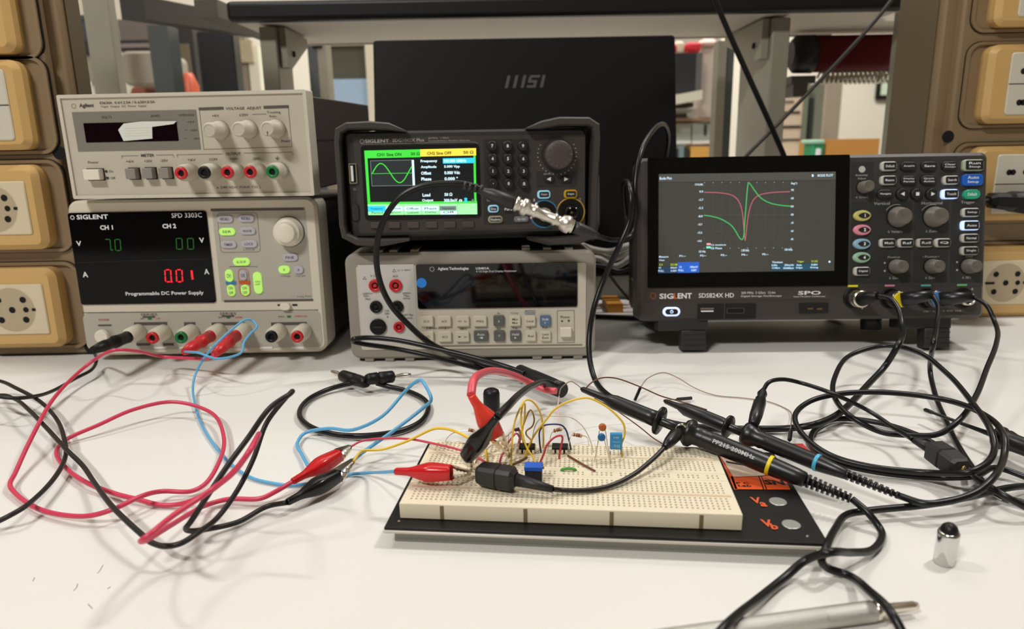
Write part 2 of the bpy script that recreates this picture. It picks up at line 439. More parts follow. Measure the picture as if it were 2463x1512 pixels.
P.text(m, 'VOLTAGE  ADJUST', 585.5, 261, 86, 8, y_, .01); P.text(m, '+6V', 518, 278, 17, 6, y_); P.text(m, '±20V', 586, 276, 22, 6, y_); P.text(m, 'Tracking', 658, 270.5, 33, 7, y_); P.text(m, 'Ratio', 656, 279, 16, 5, y_); P.text(m, 'Fixed', 687, 339, 20, 6, y_)
P.text(m, 'Power', 224, 390, 25, 6, y_); P.text(m, '■ On', 262, 412, 20, 6, y_); P.text(m, '■ Off', 266, 428, 22, 6, y_)
P.text(m, 'METER', 355, 373.5, 32, 7, y_, .01); P.text(m, 'OUTPUT', 561, 370, 36, 7, y_, .01)
for t, cx, cy in (('+6V', 312, 388), ('+20V', 356, 387), ('-20V', 394, 386), ('+6V', 460.5, 384), ('COM', 512, 383), ('+20V', 562, 382), ('-20V', 615, 381.5)): P.text(m, t, cx, cy, 19, 6, y_)
for i, wd in enumerate((10, 7, 4)): P.flat(m, 667, 379.5 + i * 2.2, wd, .9, y_)
P.flat(m, 667, 377, .9, 4, y_)
P.text(m, '± 240 VDC MAX TO ⏚'.replace('⏚', '|'), 573, 451, 105, 7, y_)
m.use(dgrey)
P.line(m, [(479, 262), (536, 260)], .0022, y_); P.line(m, [(635, 258), (693, 256)], .0022, y_)
P.line(m, [(479, 263), (490, 359)], .0003, y_); P.line(m, [(490, 359), (702, 353)], .0003, y_); P.line(m, [(702, 353), (693, 257)], .0003, y_)
for a, b in (((292, 375), (333, 374)), ((375, 373), (416, 372)), ((425, 372), (535, 370)), ((586, 368), (702, 366))): P.line(m, [a, b], .0003, y_)
P.line(m, [(292, 375), (294, 381)], .0003, y_); P.line(m, [(416, 372), (418, 378)], .0003, y_); P.line(m, [(425, 372), (427, 378)], .0003, y_); P.line(m, [(702, 366), (705, 373)], .0003, y_)
P.line(m, [(606, 275), (640, 274)], .0003, y_)
for cy in (313, 333): P.flat(m, 447, cy, 8, 1, y_)
m.build('front_panel', S)
x0, z0, x1, z1 = P.quad4((201, 297), (423, 291), (432, 337), (209, 344))
m = MB(mat('maroon_display_glass', (18, 4, 9), .12, spec=.15)); m.rr(x0, z0, x1, z1, .0006, -.0006, .0); m.build('display', S)
m = MB(mat('white_reflection_patch', (224, 226, 216), .6, noise=.06, nscale=90))  # bright reflection in the display glass, put in as a raised white patch
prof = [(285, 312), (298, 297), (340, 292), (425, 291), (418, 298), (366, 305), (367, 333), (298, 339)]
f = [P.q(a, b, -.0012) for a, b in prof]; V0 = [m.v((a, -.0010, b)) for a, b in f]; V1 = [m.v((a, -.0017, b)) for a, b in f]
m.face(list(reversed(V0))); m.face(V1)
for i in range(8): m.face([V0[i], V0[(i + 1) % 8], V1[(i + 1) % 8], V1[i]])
m.use(mat('faint_reflection_lines', (196, 200, 190), .6))
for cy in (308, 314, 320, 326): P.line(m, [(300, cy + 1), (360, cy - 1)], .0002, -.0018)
o = m.build('display_reflection', None); o.matrix_world = P.M @ Matrix.Translation(o.location)
tag(o, 'white patch standing in for a reflection on the dark display of the upper power supply', 'paper')  # no paper here: the patch stands in for a reflection in the display
knob_m = mat('grey_beige_knob', (172, 163, 147), .45)
for cx, cy in ((531, 313), (599, 311), (666, 310)):
    x, z = P.q(cx, cy); m = MB(beige); m.lathe([(0, .0078), (.004, .0076), (.0042, .0066), (.0205, .006), (.0218, .0052), (.0218, .0042), (.0214, .004)], (x, 0, z), (0, -1, 0), 32)
    if cx > 650: m.use(dgrey); m.box(x - .0002, -.0222, z - .0055, x + .0002, -.0216, z - .002)
    m.build('adjust_knob', S)
def sqbtn(cx, cy, w_, h, d, mm, par=S, PP=P, name='push_button'):
    x0, z0, x1, z1 = PP.rect(cx, cy, w_, h); m = MB(hole); m.box(x0 - .0006, -.0004, z0 - .0009, x1 + .0009, 0, z1 + .0006)
    m.use(mm); m.box(x0, -d, z0, x1, 0, z1, .0006); return m.build(name, par)
sqbtn(231, 419, 38, 25, .007, white_p, name='power_switch')
for cx, cy in ((324, 417), (364, 416), (403, 415.5)): sqbtn(cx, cy, 24, 25, .007, mat('mid_grey_button', (140, 134, 126), .5))
for cx, cy, mm in ((462, 413.5, red_p), (516, 412, black_p), (570, 411.5, red_p), (623, 410.5, red_p), (675, 410, green_p)):
    x, z = P.q(cx, cy); post(S, x, z, mm, .0195, .0073, .0051, base=beige)
for x in (-.08, .08):
    for y in (.03, .20):
        m = MB(black_p); m.lathe([(-.002 if y < .1 else -.0070, .006), (.004, .007)], (x, y, 0), (0, 0, 1), 12); m.build('rubber_foot', S)

# ================================================================ multimeter
P = Panel((-.0362, .6259, .0035), -1.03, -.19, .2224, .0972)
S = thing('bench_multimeter', 'bench multimeter in a taupe rubber bumper with blank black display and cream keys', 'multimeter', P.M)
m = MB(case_d); m.box(-.1, .03, .006, .1, .225, .092, .003); m.build('case', S)
m = MB(taupe); m.rr(-.1112, 0, .1112, .0972, .009, -.006, .035, 5, cham=.002)
for cx, cy in ((912, 606), (947, 606), (997.6, 605), (1265, 602.5), (1316, 602.5), (1368, 602.5)):
    x, z = P.q(cx, cy); m.box(x - .0037, -.002, .0965, x + .0037, .033, .0995, .0008)
for cx in (890.5, 939, 987, 1292, 1340, 1389.6):
    x, z = P.q(cx, 862); m.box(x - .0042, -.004, -.0032, x + .0042, .033, .001, .0008)
m.build('rubber_bumper', S)
m = MB(black_p); m.box(-.105, .0, -.0030, .105, .03, .001); m.build('rubber_foot', S)
m = MB(black_p); m.box(-.09, .0, .0965, .09, .03, .0982); m.build('top_pad', S)
for x in (-.09, .09): m = MB(black_p); m.box(x - .01, .2, -.0030, x + .01, .22, .007); m.build('rubber_foot', S)
for sx in (-1, 1): m = MB(taupe); m.lathe([(0, .021), (.004, .021), (.006, .017)], (sx * .109, .05, .045), (sx, 0, 0), 28); m.build('handle_hub', S)
m = MB(cream)
x0, z0, x1, z1 = P.quad4((862, 636), (1405, 630), (1410, 832), (872, 834)); m.rr(x0, z0, x1, z1, .002, -.0068, -.004)
YF = -.0068; y_ = YF - .0002
m.use(mat('light_grey_panel', (206, 203, 196), .5)); a0, b0, a1, b1 = P.quad4((862, 637), (997, 635), (1003, 826), (872, 828), y_); m.quad([(a0, y_, b0), (a1, y_, b0), (a1, y_, b1), (a0, y_, b1)])
y_ -= .0002; m.use(print_k)
def T(t, cx, cy, w_, h, b=0.0): P.text(m, t, cx, cy, w_, h, y_, b)
T('△', 877, 668, 9, 8); T('V Ω', 897, 663, 14, 5); T('△', 948, 650, 9, 8); T('LO  V  INPUT', 972, 649.5, 32, 4); T('AUX', 951, 664, 13, 5)
for t, cx, cy, wd in (('1000V⎓', 884, 706, 24), ('750V~', 882, 712, 16), ('MAX', 885, 719, 13), ('300V⎓', 978, 705, 20), ('Max', 978, 711, 13), ('500Vpk', 978, 718, 18), ('12A', 931, 747, 11), ('250V', 931, 754, 12), ('R', 933, 762, 4), ('500V Max', 981, 757, 26), ('Fused', 982, 764, 18)): T(t.replace('⎓', '='), cx, cy, wd, 5)
P.line(m, [(1340, 747), (1341, 824), (1382, 823), (1381, 746), (1340, 747)], .0003, y_)
T('Power', 1360, 762, 23, 6); T('■', 1352, 772, 4, 4); T('●', 1368, 771, 5, 5)
for cx, cy in ((1032, 789), (1072, 789)): P.line(m, [(cx - 6, cy), (cx + 8, cy)], .0003, y_)
T('dBm', 1114, 790, 16, 5); T('[ Dual·AC ]', 1049, 789.5, 46, 6); T('Hz', 1199, 753, 5, 4); T('%', 1275, 789, 5, 5); T('Full', 1311, 787, 11, 5); T('2nd', 1199, 790, 9, 5); T('Trig', 1238, 789, 11, 5)
m.use(mat('blue_label_print', (86, 110, 150), .5)); T('Comp', 1238, 753, 18, 5); T('Setup', 1275, 751, 20, 6)
x0, z0, x1, z1 = P.rect(1275, 751, 25, 9, y_); m.frame(x0, z0, x1, z1, .0003, y_, y_ + .0003, .0006)
m.use(mat('worn_grey_edge', (128, 120, 106), .6)); P.line(m, [(1010, 832), (1400, 829)], .0012, y_)
m.build('front_panel', S)
x0, z0, x1, z1 = P.quad4((999, 634), (1389, 631.5), (1388, 737), (1007, 742), YF)
m = MB(mat('glossy_meter_glass', (7, 6, 8), .05, spec=.4)); m.rr(x0, z0, x1, z1, .0015, YF - .0012, YF); m.use(print_w); y_ = YF - .0014
P.text(m, 'Agilent Technologies', 1090, 646.5, 74, 9, y_, .02); P.text(m, 'U3401A', 1160.5, 645, 32, 5.5, y_, .02); P.text(m, '4 1/2 Digit Dual Display Multimeter', 1194, 652.5, 98, 5.5, y_)
x, z = P.q(1039, 647, y_)
for k in range(8):
    a = k * math.pi / 4; disc(m, x + .0019 * math.cos(a), z + .0019 * math.sin(a), .0004, y_, 6)
o = m.build('display', S)
x, z = P.q(1014, 680, y_); m = MB(mat('blue_round_sticker', (40, 130, 220), .4, emit=.15)); m.lathe([(0, .0044), (.0005, .0044)], (x, y_ + .0003, z), (0, -1, 0), 24); m.build('round_sticker', S)
def jack(cx, cy, mm, r):
    x, z = P.q(cx, cy, YF); m = MB(mm); m.lathe([(0, r), (.0018, r), (.002, r * .9), (.0019, r * .55), (.0008, r * .5)], (x, YF, z), (0, -1, 0), 26, cap=False)
    m.use(hole); disc(m, x, z, r * .52, YF - .0009, 16); m.use(mm); m.lathe([(0, r * .3), (.0014, r * .28)], (x, YF - .0004, z), (0, -1, 0), 12)
    m.build('input_jack', S)
jack(902.5, 686, red_p, .0056); jack(952, 686, red_p, .0058); jack(905, 737, black_p, .0056); jack(956, 737, black_p, .0056); jack(960, 785.5, red_p, .0050)
x, z = P.q(910, 785, YF); m = MB(black_p); m.lathe([(0, .0075), (.002, .0075), (.0024, .0068)], (x, YF, z), (0, -1, 0), 28); m.use(char2); m.box(x - .004, YF - .0032, z - .0007, x + .004, YF - .0022, z + .0007); m.build('fuse_holder', S)
def key(cx, cy, w_, h, mm, t, tm=None):
    x0, z0, x1, z1 = P.rect(cx, cy, w_, h, YF); m = MB(mm); m.rr(x0, z0, x1, z1, .0012, YF - .0028, YF, 3, cham=.0006); m.use(tm or print_k)
    L = t.split('/')
    for i, tt in enumerate(L):
        zc = (z0 + z1) / 2 + ((len(L) - 1) / 2 - i) * .0032; m.text(tt, (x0 + x1) / 2, zc, min((x1 - x0) * .62, .0022 * len(tt) * .75), .0021, YF - .0029, .01)
    m.build('key', S)
kd = mat('dark_grey_key', (98, 98, 94), .5); kc = mat('cream_key', (216, 208, 186), .5)
for i, (cx, t) in enumerate(((1027, 'DCV'), (1069.5, 'ACV'), (1113, 'Ω ·))'), (1155, 'FREQ'))): key(cx, 771, 32, 25, kc, t); 
for cx, t, mm, tm in ((1200, '△', kd, print_w), (1239, 'Min/Max', kc, None), (1275, 'Local', kc, None), (1311.5, 'Shift/▷', mat('blue_key', (92, 116, 150), .5), print_w)): key(cx, 770, 26, 25, mm, t, tm)
for cx, t in ((1028, 'DCI'), (1070.5, 'ACI'), (1113, '▶ ·))')): key(cx, 808, 32, 25, kc, t)
for cx, wd, t, mm, tm in ((1157, 34, 'Auto/ ◀', kd, print_w), (1201, 26, '▽', kd, print_w), (1240, 26, 'Hold/▶', kd, print_w), (1276.5, 25, 'Rel', kc, None), (1312, 25, 'Limit/Exit', kc, None)): key(cx, 806, wd, 25, mm, t, tm)
x0, z0, x1, z1 = P.rect(1360, 796, 27, 22, YF); m = MB(white_p); m.box(x0, YF - .005, z0, x1, YF, z1, .0006); m.build('power_switch', S)

# ================================================================ function generator
P = Panel((-.0336, .6230, .1105), 4.18, 1.0, .2241, .1011)
S = thing('function_generator', 'charcoal function generator with bright colour screen showing a green sine wave', 'signal generator', P.M)
m = MB(case_d); m.box(-.098, .03, .008, .098, .22, .094, .004); m.build('case', S)
m = MB(char2); x0, z0, x1, z1 = P.quad4((829, 316), (1412, 308), (1410, 562), (838, 568)); m.rr(x0 + .001, z0, x1 - .001, z1, .005, -.002, .03, 4, cham=.002)
m.use(char)
x0, z0, x1, z1 = P.quad4((852, 333), (1408, 320), (1406, 552), (862, 556), -.0022); m.quad([(x0, -.0022, z0), (x1, -.0022, z0), (x1, -.0022, z1), (x0, -.0022, z1)])
m.use(char2)
for a in (((1163, 336), (1272, 333), (1274, 453), (1165, 456)), ((1162, 456), (1274, 454), (1276, 538), (1164, 540)), ((1290, 412), (1388, 410), (1388, 449), (1291, 450))):
    x0, z0, x1, z1 = P.quad4(*a, -.0024); m.quad([(x0, -.0024, z0), (x1, -.0024, z0), (x1, -.0024, z1), (x0, -.0024, z1)])
m.use(mat('pale_grey_print', (176, 172, 168), .6)); y_ = -.0027
P.text(m, 'SIGLENT', 907, 339, 58, 8.5, y_, .02); P.text(m, 'SDG1062X Plus', 982, 337, 76, 8, y_, .01); P.text(m, '60 MHz   1 GSa/s', 1055, 331.5, 50, 4, y_); P.text(m, 'Function/Arbitrary Waveform Generator', 1081, 338.5, 100, 4.5, y_)
P.line(m, [(868, 347), (1140, 341), (1150, 345)], .0002, y_)
x, z = P.q(871, 340, y_)
for k in range(8):
    a = k * math.pi / 4; disc(m, x + .0016 * math.cos(a), z + .0016 * math.sin(a), .0004, y_, 6)
P.text(m, '⇋', 853, 455, 7, 7, y_)
# ring dots round the knob
x, z = P.q(1340, 372, y_)
for k in range(-5, 26):
    a = math.radians(-30 + k * 12)
    if 1 <= k <= 21 and 6 <= k <= 14: continue
    disc(m, x + .0168 * math.cos(a), z + .0168 * math.sin(a), .00055, y_, 6)
P.text(m, 'SELECT', 1320, 418, 26, 4, y_); P.text(m, 'Sine', 1178, 481, 14, 6, y_); P.text(m, '2', 1395, 480, 5, 8, y_); P.text(m, '1', 1285, 481, 4, 7, y_)
m.build('front_panel', S)
x0, z0, x1, z1 = P.quad4((866, 352), (1152, 344), (1156, 524), (880, 527), -.002); m = MB(black_p); m.rr(x0, z0, x1, z1, .003, -.0032, -.002); 
m.build('screen_rim', S)
E = {}
def em(n, c, s=1.0): 
    return mat('screen_' + n, c, .4, emit=s)
def LQ(m, mm, tl, tr, br, bl, y):
    m.use(mm); a = [P.q(*k, y) for k in (bl, br, tr, tl)]; m.quad([(u, y, v_) for u, v_ in a])
y_ = -.0034; TL, TR, BR, BL = (876, 362), (1145, 356), (1148, 515), (886, 517)
m = MB(em('black', (14, 20, 22), .3)); x0, z0, x1, z1 = P.quad4(TL, TR, BR, BL, y_); m.rr(x0, z0, x1, z1, .0003, y_, -.003)
def L2(u, v_):
    """bilinear pixel inside the screen"""
    a = (TL[0] + (TR[0] - TL[0]) * u, TL[1] + (TR[1] - TL[1]) * u); b = (BL[0] + (BR[0] - BL[0]) * u, BL[1] + (BR[1] - BL[1]) * u)
    return a[0] + (b[0] - a[0]) * v_, a[1] + (b[1] - a[1]) * v_
def LR(m, mm, u0, v0, u1, v1, y): LQ(m, mm, L2(u0, v0), L2(u1, v0), L2(u1, v1), L2(u0, v1), y)
def LL(m, mm, uv, wid, y): m.use(mm); P.line(m, [L2(*k) for k in uv], wid, y)
def LT(m, mm, t, u, v_, wd, h, y, b=.03):
    m.use(mm); cx, cy = L2(u, v_); P.text(m, t, cx, cy, wd * (TR[0] - TL[0]), h * (BL[1] - TL[1]), y, b)
g1 = em('green', (60, 200, 60), .9); g2 = em('light_green', (150, 232, 160), .9); ye = em('yellow', (238, 206, 70), .9); cy_ = em('cyan', (40, 190, 232), .9); wh = em('white', (205, 235, 245), .9); gr = em('grey', (120, 136, 140), .6); dk = em('dark_text', (40, 90, 30), .3); wf = em('wave_field', (40, 48, 50), .4)
y1 = y_ - .0002; y2 = y_ - .0004; y3 = y_ - .0006
LR(m, g1, 0, .0, .5, .12, y1); LR(m, ye, .5, 0, 1, .11, y1)
LR(m, g1, 0, .12, .025, .83, y1); LR(m, g1, .975, .11, .995, .83, y1); LR(m, g1, 0, .80, 1, .835, y1)
LR(m, g2, 0, .835, 1, 1, y1)
LR(m, wf, .05, .16, .43, .55, y1)
for a in (((.05, .16), (.43, .16)), ((.05, .55), (.43, .55)), ((.05, .16), (.05, .55)), ((.05, .36), (.43, .36))): LL(m, gr if a[0][1] != .36 else g1, a, .0004, y2)
LR(m, wh, .42, .16, .44, .55, y2)
LL(m, g1, [(.06 + .36 * k / 40, .355 - .15 * math.sin(2 * math.pi * k / 36)) for k in range(41)], .0008, y3)
LT(m, dk, 'CH1 Sine ON', .22, .07, .22, .05, y2); LT(m, dk, '50 Ω', .455, .065, .08, .05, y2); LT(m, dk, 'CH2 Sine OFF', .67, .065, .22, .05, y2); LT(m, dk, '50 Ω', .93, .06, .09, .05, y2)
LR(m, cy_, .70, .145, .985, .225, y2)
for i, (a, b) in enumerate((('Frequency', '100.000 000Hz'), ('Amplitude', '5.000 Vpp'), ('Offset', '0.000 Vdc'), ('Phase', '0.000 °'))):
    v_ = .185 + i * .09; wd = (.15, .14, .09, .09)[i]; LT(m, wh, a, .50 + wd / 2, v_, wd, .05, y3); wd = (.20, .14, .14, .12)[i]; LT(m, wh, b, .71 + wd / 2, v_, wd, .05, y3)
LT(m, wh, 'Load', .54, .70, .07, .05, y3); LT(m, wh, '50 Ω', .74, .695, .07, .05, y3); LT(m, wh, 'Output', .55, .785, .10, .05, y3); LT(m, wh, '300.0mV', .76, .785, .12, .05, y3)
LR(m, cy_, .885, .75, .91, .82, y3); LT(m, wh, 'o', .85, .79, .03, .04, y3); LT(m, gr, '▲', .96, .785, .03, .05, y3)
LR(m, cy_, 0, .86, .16, .95, y2)
for k in range(1, 6):
    LR(m, wh if k < 4 else gr, k / 6.1, .87, (k + .94) / 6.1, .94, y2) if k != 5 else None
    LL(m, gr, [(k / 6.1, .84), (k / 6.1, 1)], .0003, y3)
LR(m, wh, .66, .945, .815, 1, y2)
for k, t in enumerate(('Period', 'HighLevel', 'LowLevel', 'Delay', 'Off')): LT(m, dk, t, (k + .5) / 6.1, .965, .10, .035, y3, .01)
for k, t in enumerate(('Frequency', 'Amplitude', 'Offset', 'Phase', 'Harmonic')): LT(m, dk if k else wf, t, (k + .5) / 6.1, .905, .11, .035, y3, .01)
m.build('screen', S)
# handles / bumpers
m = MB(char)
def rib(pts, w_, d0, d1):
    """extruded strip along a path in XZ, w_ thick"""
    P2 = [Vector(p) for p in pts]; n = len(P2); A, B = [], []
    for i, p in enumerate(P2):
        t = (P2[min(i + 1, n - 1)] - P2[max(i - 1, 0)]).normalized(); nn = Vector((-t.y, t.x)); ww = w_[i] if isinstance(w_, list) else w_
        A.append(p + nn * ww / 2); B.append(p - nn * ww / 2)
    R = [[(A[i].x, d0 + .002, A[i].y), ((A[i].x * .8 + B[i].x * .2), d0, A[i].y * .8 + B[i].y * .2), ((A[i].x * .2 + B[i].x * .8), d0, A[i].y * .2 + B[i].y * .8), (B[i].x, d0 + .002, B[i].y), (B[i].x, d1, B[i].y), (A[i].x, d1, A[i].y)] for i in range(n)]
    m.loft(R, True, True, False)
def Q(a, b): return P.q(a, b, -.008)
m = MB(char); rib([Q(978, 316), Q(935, 304), Q(890, 301), Q(835, 303), Q(815, 314), Q(812, 340), Q(818, 430), Q(824, 540), Q(830, 566), Q(860, 581), Q(920, 583), Q(985, 576)], [.001, .006, .0065, .006, .006, .005, .005, .005, .006, .006, .006, .002], -.012, .03)
m.build('rubber_bumper', S)
m = MB(char); rib([Q(1266, 309), Q(1305, 300), Q(1345, 292), Q(1415, 292), Q(1432, 303), Q(1434, 330), Q(1430, 430), Q(1427, 540), Q(1420, 566), Q(1390, 577), Q(1320, 581), Q(1270, 574)], [.001, .007, .0075, .007, .007, .006, .006, .006, .007, .007, .006, .002], -.012, .03)
m.build('rubber_bumper', S)
m = MB(char)
m.lathe([(0, .018), (.008, .018), (.011, .014)], (.107, .05, .045), (1, 0, 0), 24); m.box(.115, .04, .055, .118, .075, .062); m.tube([(.118, .06, .06), (.120, .05, .05), (.117, .03, .01), (.110, .02, -.004)], .003, 8)
m.build('handle_hub', S)
m = MB(char); m.lathe([(0, .016), (.005, .016)], (-.107, .05, .045), (-1, 0, 0), 24); m.build('handle_hub', S)
for x in (-.08, .08):
    for y in (.03, .19): m = MB(black_p); m.box(x - .01, y - .006, -.006 if y < .1 else -.003, x + .01, y + .006, .009); m.build('rubber_foot', S)
m = MB(black_p); m.box(-.075, .004, .001, .075, .03, .010); m.build('base_skirt', S)
x, z = P.q(850.5, 417); m = MB(steel); m.frame(x - .0033, z - .0085, x + .0033, z + .0085, .0009, -.004, 0, .0008); m.use(hole); m.box(x - .0025, -.0024, z - .0078, x + .0025, -.0020, z + .0078); m.use(print_w); m.box(x - .0018, -.0035, z - .0065, x + .0002, -.0023, z + .0065); m.build('usb_port', S)
pill(S, 856, 510, 18, 42, char2, None, .004, r=.003, name='power_button', PP=P)
sk = mat('brown_grey_softkey', (78, 68, 64), .5)
for cx in (906, 949, 994, 1038, 1082, 1126): pill(S, cx, 541 - (cx - 906) * .011, 28, 15, sk, None, .0042, r=.0012, name='soft_key')
for j, (y, row) in enumerate(((351, '789'), (381.4, '456'), (411, '123'), (440.5, '.0±'))):
    for i, ch in enumerate(row):
        x, z = P.q(1183 + i * 36.7 + j * .8, y); m = MB(btn_d); m.lathe([(0, .0046), (.004, .0043), (.0048, .0036)], (x, -.002, z), (0, -1, 0), 20); m.use(print_w); m.text(ch, x, z, None, .0028 if ch != '.' else .0008, -.0070, .03); m.build('keypad_key', S)
x, z = P.q(1340, 372); kn = mat('brown_charcoal_knob', (74, 64, 62), .5)
m = MB(char2); m.lathe([(0, .0142), (.003, .0138)], (x, -.002, z), (0, -1, 0), 36); m.use(kn); m.lathe([(.002, .0128), (.011, .0120), (.012, .0108), (.0122, .004)], (x, -.002, z), (0, -1, 0), 40)
m.use(mat('knob_rib', (104, 94, 90), .5))
for k in range(14):
    a = 2 * math.pi * k / 14; c_, s_ = math.cos(a), math.sin(a)
    m.tube([(x + .0085 * c_, -.0143, z + .0085 * s_), (x + .0112 * c_, -.0140, z + .0112 * s_)], .0003, 5)
m.build('control_knob', S)
for cx, t in ((1320, '◀'), (1360, '▶')):
    pill(S, cx, 430.5, 25, 15, btn_d, None, .0045, r=.0035, name='arrow_key', PP=P)
    m = MB(print_w); x, z = P.q(cx + 1, 430.5, -.0047); s_ = -1 if cx < 1340 else 1; m.face([m.v((x - s_ * .0014, -.0048, z - .0018)), m.v((x + s_ * .0022, -.0048, z)), m.v((x - s_ * .0014, -.0048, z + .0018))]); m.build('arrow_mark', S)
blr = mat('pale_blue_ring', (150, 205, 228), .4, emit=.35); blr2 = mat('blue_ring', (50, 120, 160), .4, emit=.05); yer = mat('yellow_ring', (196, 150, 30), .4, emit=.08); yer2 = mat('yellow_print_ring', (190, 152, 60), .5)
def ringkey(cx, cy, w_, h, rm, t, PP=P, par=S, d=.0045, tk=.0016, name='button', off=0, tw=.5):
    """rubber button with a translucent ring and a dark label window"""
    x0, z0, x1, z1 = PP.rect(cx, cy, w_, h); m = MB(rm); m.rr(x0, z0, x1, z1, .0026, -d, 0, 4, cham=.0008)
    m.use(btn_d); m.rr(x0 + tk + off, z0 + tk * .8, x1 - tk * .8, z1 - tk * .8, .0012, -d - .0002, -d + .0002, 3); m.use(print_w)
    L = t.split('/')
    for i, tt in enumerate(L):
        zc = (z0 + z1) / 2 + ((len(L) - 1) / 2 - i) * .0034; m.text(tt, (x0 + x1) / 2 + off / 2, zc, (x1 - x0) * tw, .0022, -d - .0004, .01)
    return m.build(name, par)
ringkey(1307, 467, 31, 20, blr, 'Output'); ringkey(1371, 466, 32, 21, yer, 'Output')
ringkey(1186, 501, 26, 18, blr, 'Sine'); ringkey(1191, 526.5, 35, 17, mat('dull_cream_ring', (170, 160, 140), .5), 'Waveforms', tw=.7); pill(S, 1253, 526, 35, 14, mat('grey_button', (112, 114, 118), .5), 'Ch1/Ch2'.replace('/', ' '), .004, r=.002, tm=print_w)
ringkey(1222, 502, 26, 15, char2, 'Para', tw=.7)
for cx, cy, r, mm in ((1308.5, 514, .0125, blr2), (1372, 509.5, .0128, yer2)):
    x, z = P.q(cx, cy); m = MB(mm); m.lathe([(0, r), (.0006, r), (.0006, r - .0012), (0, r - .0012)], (x, -.002, z), (0, -1, 0), 40, cap=False)
    m.use(black_p); m.lathe([(0, r - .0013), (.0003, r - .0013)], (x, -.002, z), (0, -1, 0), 30)
    m.use(steel if cx < 1340 else black_p); m.lathe([(0, .0062), (.007, .0060), (.007, .0045), (.004, .0045)], (x, -.002, z), (0, -1, 0), 24, cap=False)
    m.use(hole); disc(m, x, z, .0046, -.0055, 16); m.use(brass); m.lathe([(0, .0012), (.004, .0010)], (x, -.003, z), (0, -1, 0), 10)
    if cx > 1340:
        m.use(print_w)
        for dx in (-.0022, .0032): m.box(x + dx, -.0092, z + .0035, x + dx + .001, -.0088, z + .0045)
    m.build('output_connector', S)
# ================================================================ oscilloscope
P = Panel((.274, .6335, .0301), -1.99, 9.9, .3146, .1499)
S = thing('oscilloscope', 'dark grey digital oscilloscope tilted back on its feet, screen showing a resonance plot', 'oscilloscope', P.M)
m = MB(char2); m.box(-.150, .028, .004, .150, .125, .144, .008)
m.use(case_d); m.lathe([(0, .010), (.004, .010)], (-.152, .06, .03), (-1, 0, 0), 20)
m.build('case', S)
m = MB(char); m.rr(-.1573, 0, .1573, .1499, .006, -.001, .034, 5, cham=.003)
sc2 = mat('scope_panel_charcoal', (58, 56, 54), .5, noise=.05); sc3 = mat('scope_panel_dark', (44, 44, 43), .5)
y_ = -.0012
def F4(m, mm, a, y):
    m.use(mm); x0, z0, x1, z1 = P.quad4(*a, y); m.quad([(x0, y, z0), (x1, y, z0), (x1, y, z1), (x0, y, z1)])
F4(m, sc2, ((2043, 386), (2370, 382), (2366, 686), (2040, 690)), y_)
F4(m, sc3, ((2048, 390), (2100, 390), (2100, 477), (2047, 478)), y_ - .0001)
F4(m, sc3, ((2048, 484), (2194, 484), (2190, 680), (2045, 682)), y_ - .0001)
F4(m, sc3, ((2200, 484), (2282, 483), (2279, 680), (2195, 680)), y_ - .0001)
F4(m, sc3, ((2288, 483), (2363, 482), (2360, 679), (2285, 680)), y_ - .0001)
F4(m, mat('brown_charcoal_strip', (68, 60, 56), .45), ((1556, 696), (2000, 688), (2000, 716), (1556, 724)), y_)
m.use(print_w); y_ -= .0004
P.text(m, 'SIG', 1600 + 3, 712, 34, 13, y_, .03); P.text(m, 'ENT', 1647, 711, 34, 13, y_, .03); P.text(m, 'SDS824X HD', 1723, 710, 85, 11, y_, .01)
P.text(m, '200 MHz  2 GSa/s  12-bit', 1824, 703.5, 82, 5.5, y_); P.text(m, 'Digital Storage Oscilloscope', 1831, 712, 97, 5.5, y_)
P.text(m, 'SPO', 1947, 704, 55, 9, y_, .02); P.text(m, 'Super Phosphor Oscilloscope', 1947, 713, 76, 4, y_)
m.use(mat('orange_print_bright', (220, 110, 40), .5)); P.text(m, 'L', 1625, 711.5, 8, 13, y_, .03)
x, z = P.q(1571, 711, y_)
for k in range(12):
    a = k * math.pi / 6; disc(m, x + .0024 * math.cos(a), z + .0026 * math.sin(a), .0004, y_, 6)
m.use(mat('grey_print', (190, 188, 184), .6))
def T(t, cx, cy, w_, h, b=.0): P.text(m, t, cx, cy, w_, h, y_, b)
T('Vertical', 2121, 489, 38, 7); T('Horizontal', 2241.6, 488, 50, 7); T('Trigger', 2328, 487, 33, 8); T('Intensity', 2073, 421.5, 29, 6); T('Adjust', 2073, 429.5, 20, 6); T('↓ Screen', 2073, 474, 30, 5)
T('↓ Variable', 2153, 556.5, 36, 6); T('↓ Zoom', 2240, 555.5, 28, 6); T('Position', 2150, 618, 29, 5); T('◂ Position ▸', 2239, 617, 40, 5); T('Level', 2331, 616, 17, 5); T('↓ Zero', 2150, 668, 24, 6); T('↓ Zero', 2237, 667.5, 24, 6); T('↓ 50%', 2325, 667, 22, 6)
T('1 MΩ // 16 pF', 2239, 749, 34, 5); T('≤ 400 Vpk', 2290, 747.5, 46, 5); T('1', 2074, 740, 4, 6); T('4', 2338, 695, 5, 7)
for cx, cy in ((2128, 632), (2128, 651), (2302, 630), (2302, 649)): P.flat(m, cx, cy, 4, 4, y_)
for cx, cy in ((2157, 522), (2243, 522)):
    x, z = P.q(cx, cy, y_)
    for k in range(8):
        a = math.radians(75 + k * 9); b = math.radians(75 + (k + 1) * 9); r = .0112
        m.quad([(x + r * math.cos(a), y_, z + r * math.sin(a)), (x + (r + .0004) * math.cos(a), y_, z + (r + .0004) * math.sin(a)), (x + (r + .0004) * math.cos(b), y_, z + (r + .0004) * math.sin(b)), (x + r * math.cos(b), y_, z + r * math.sin(b))])
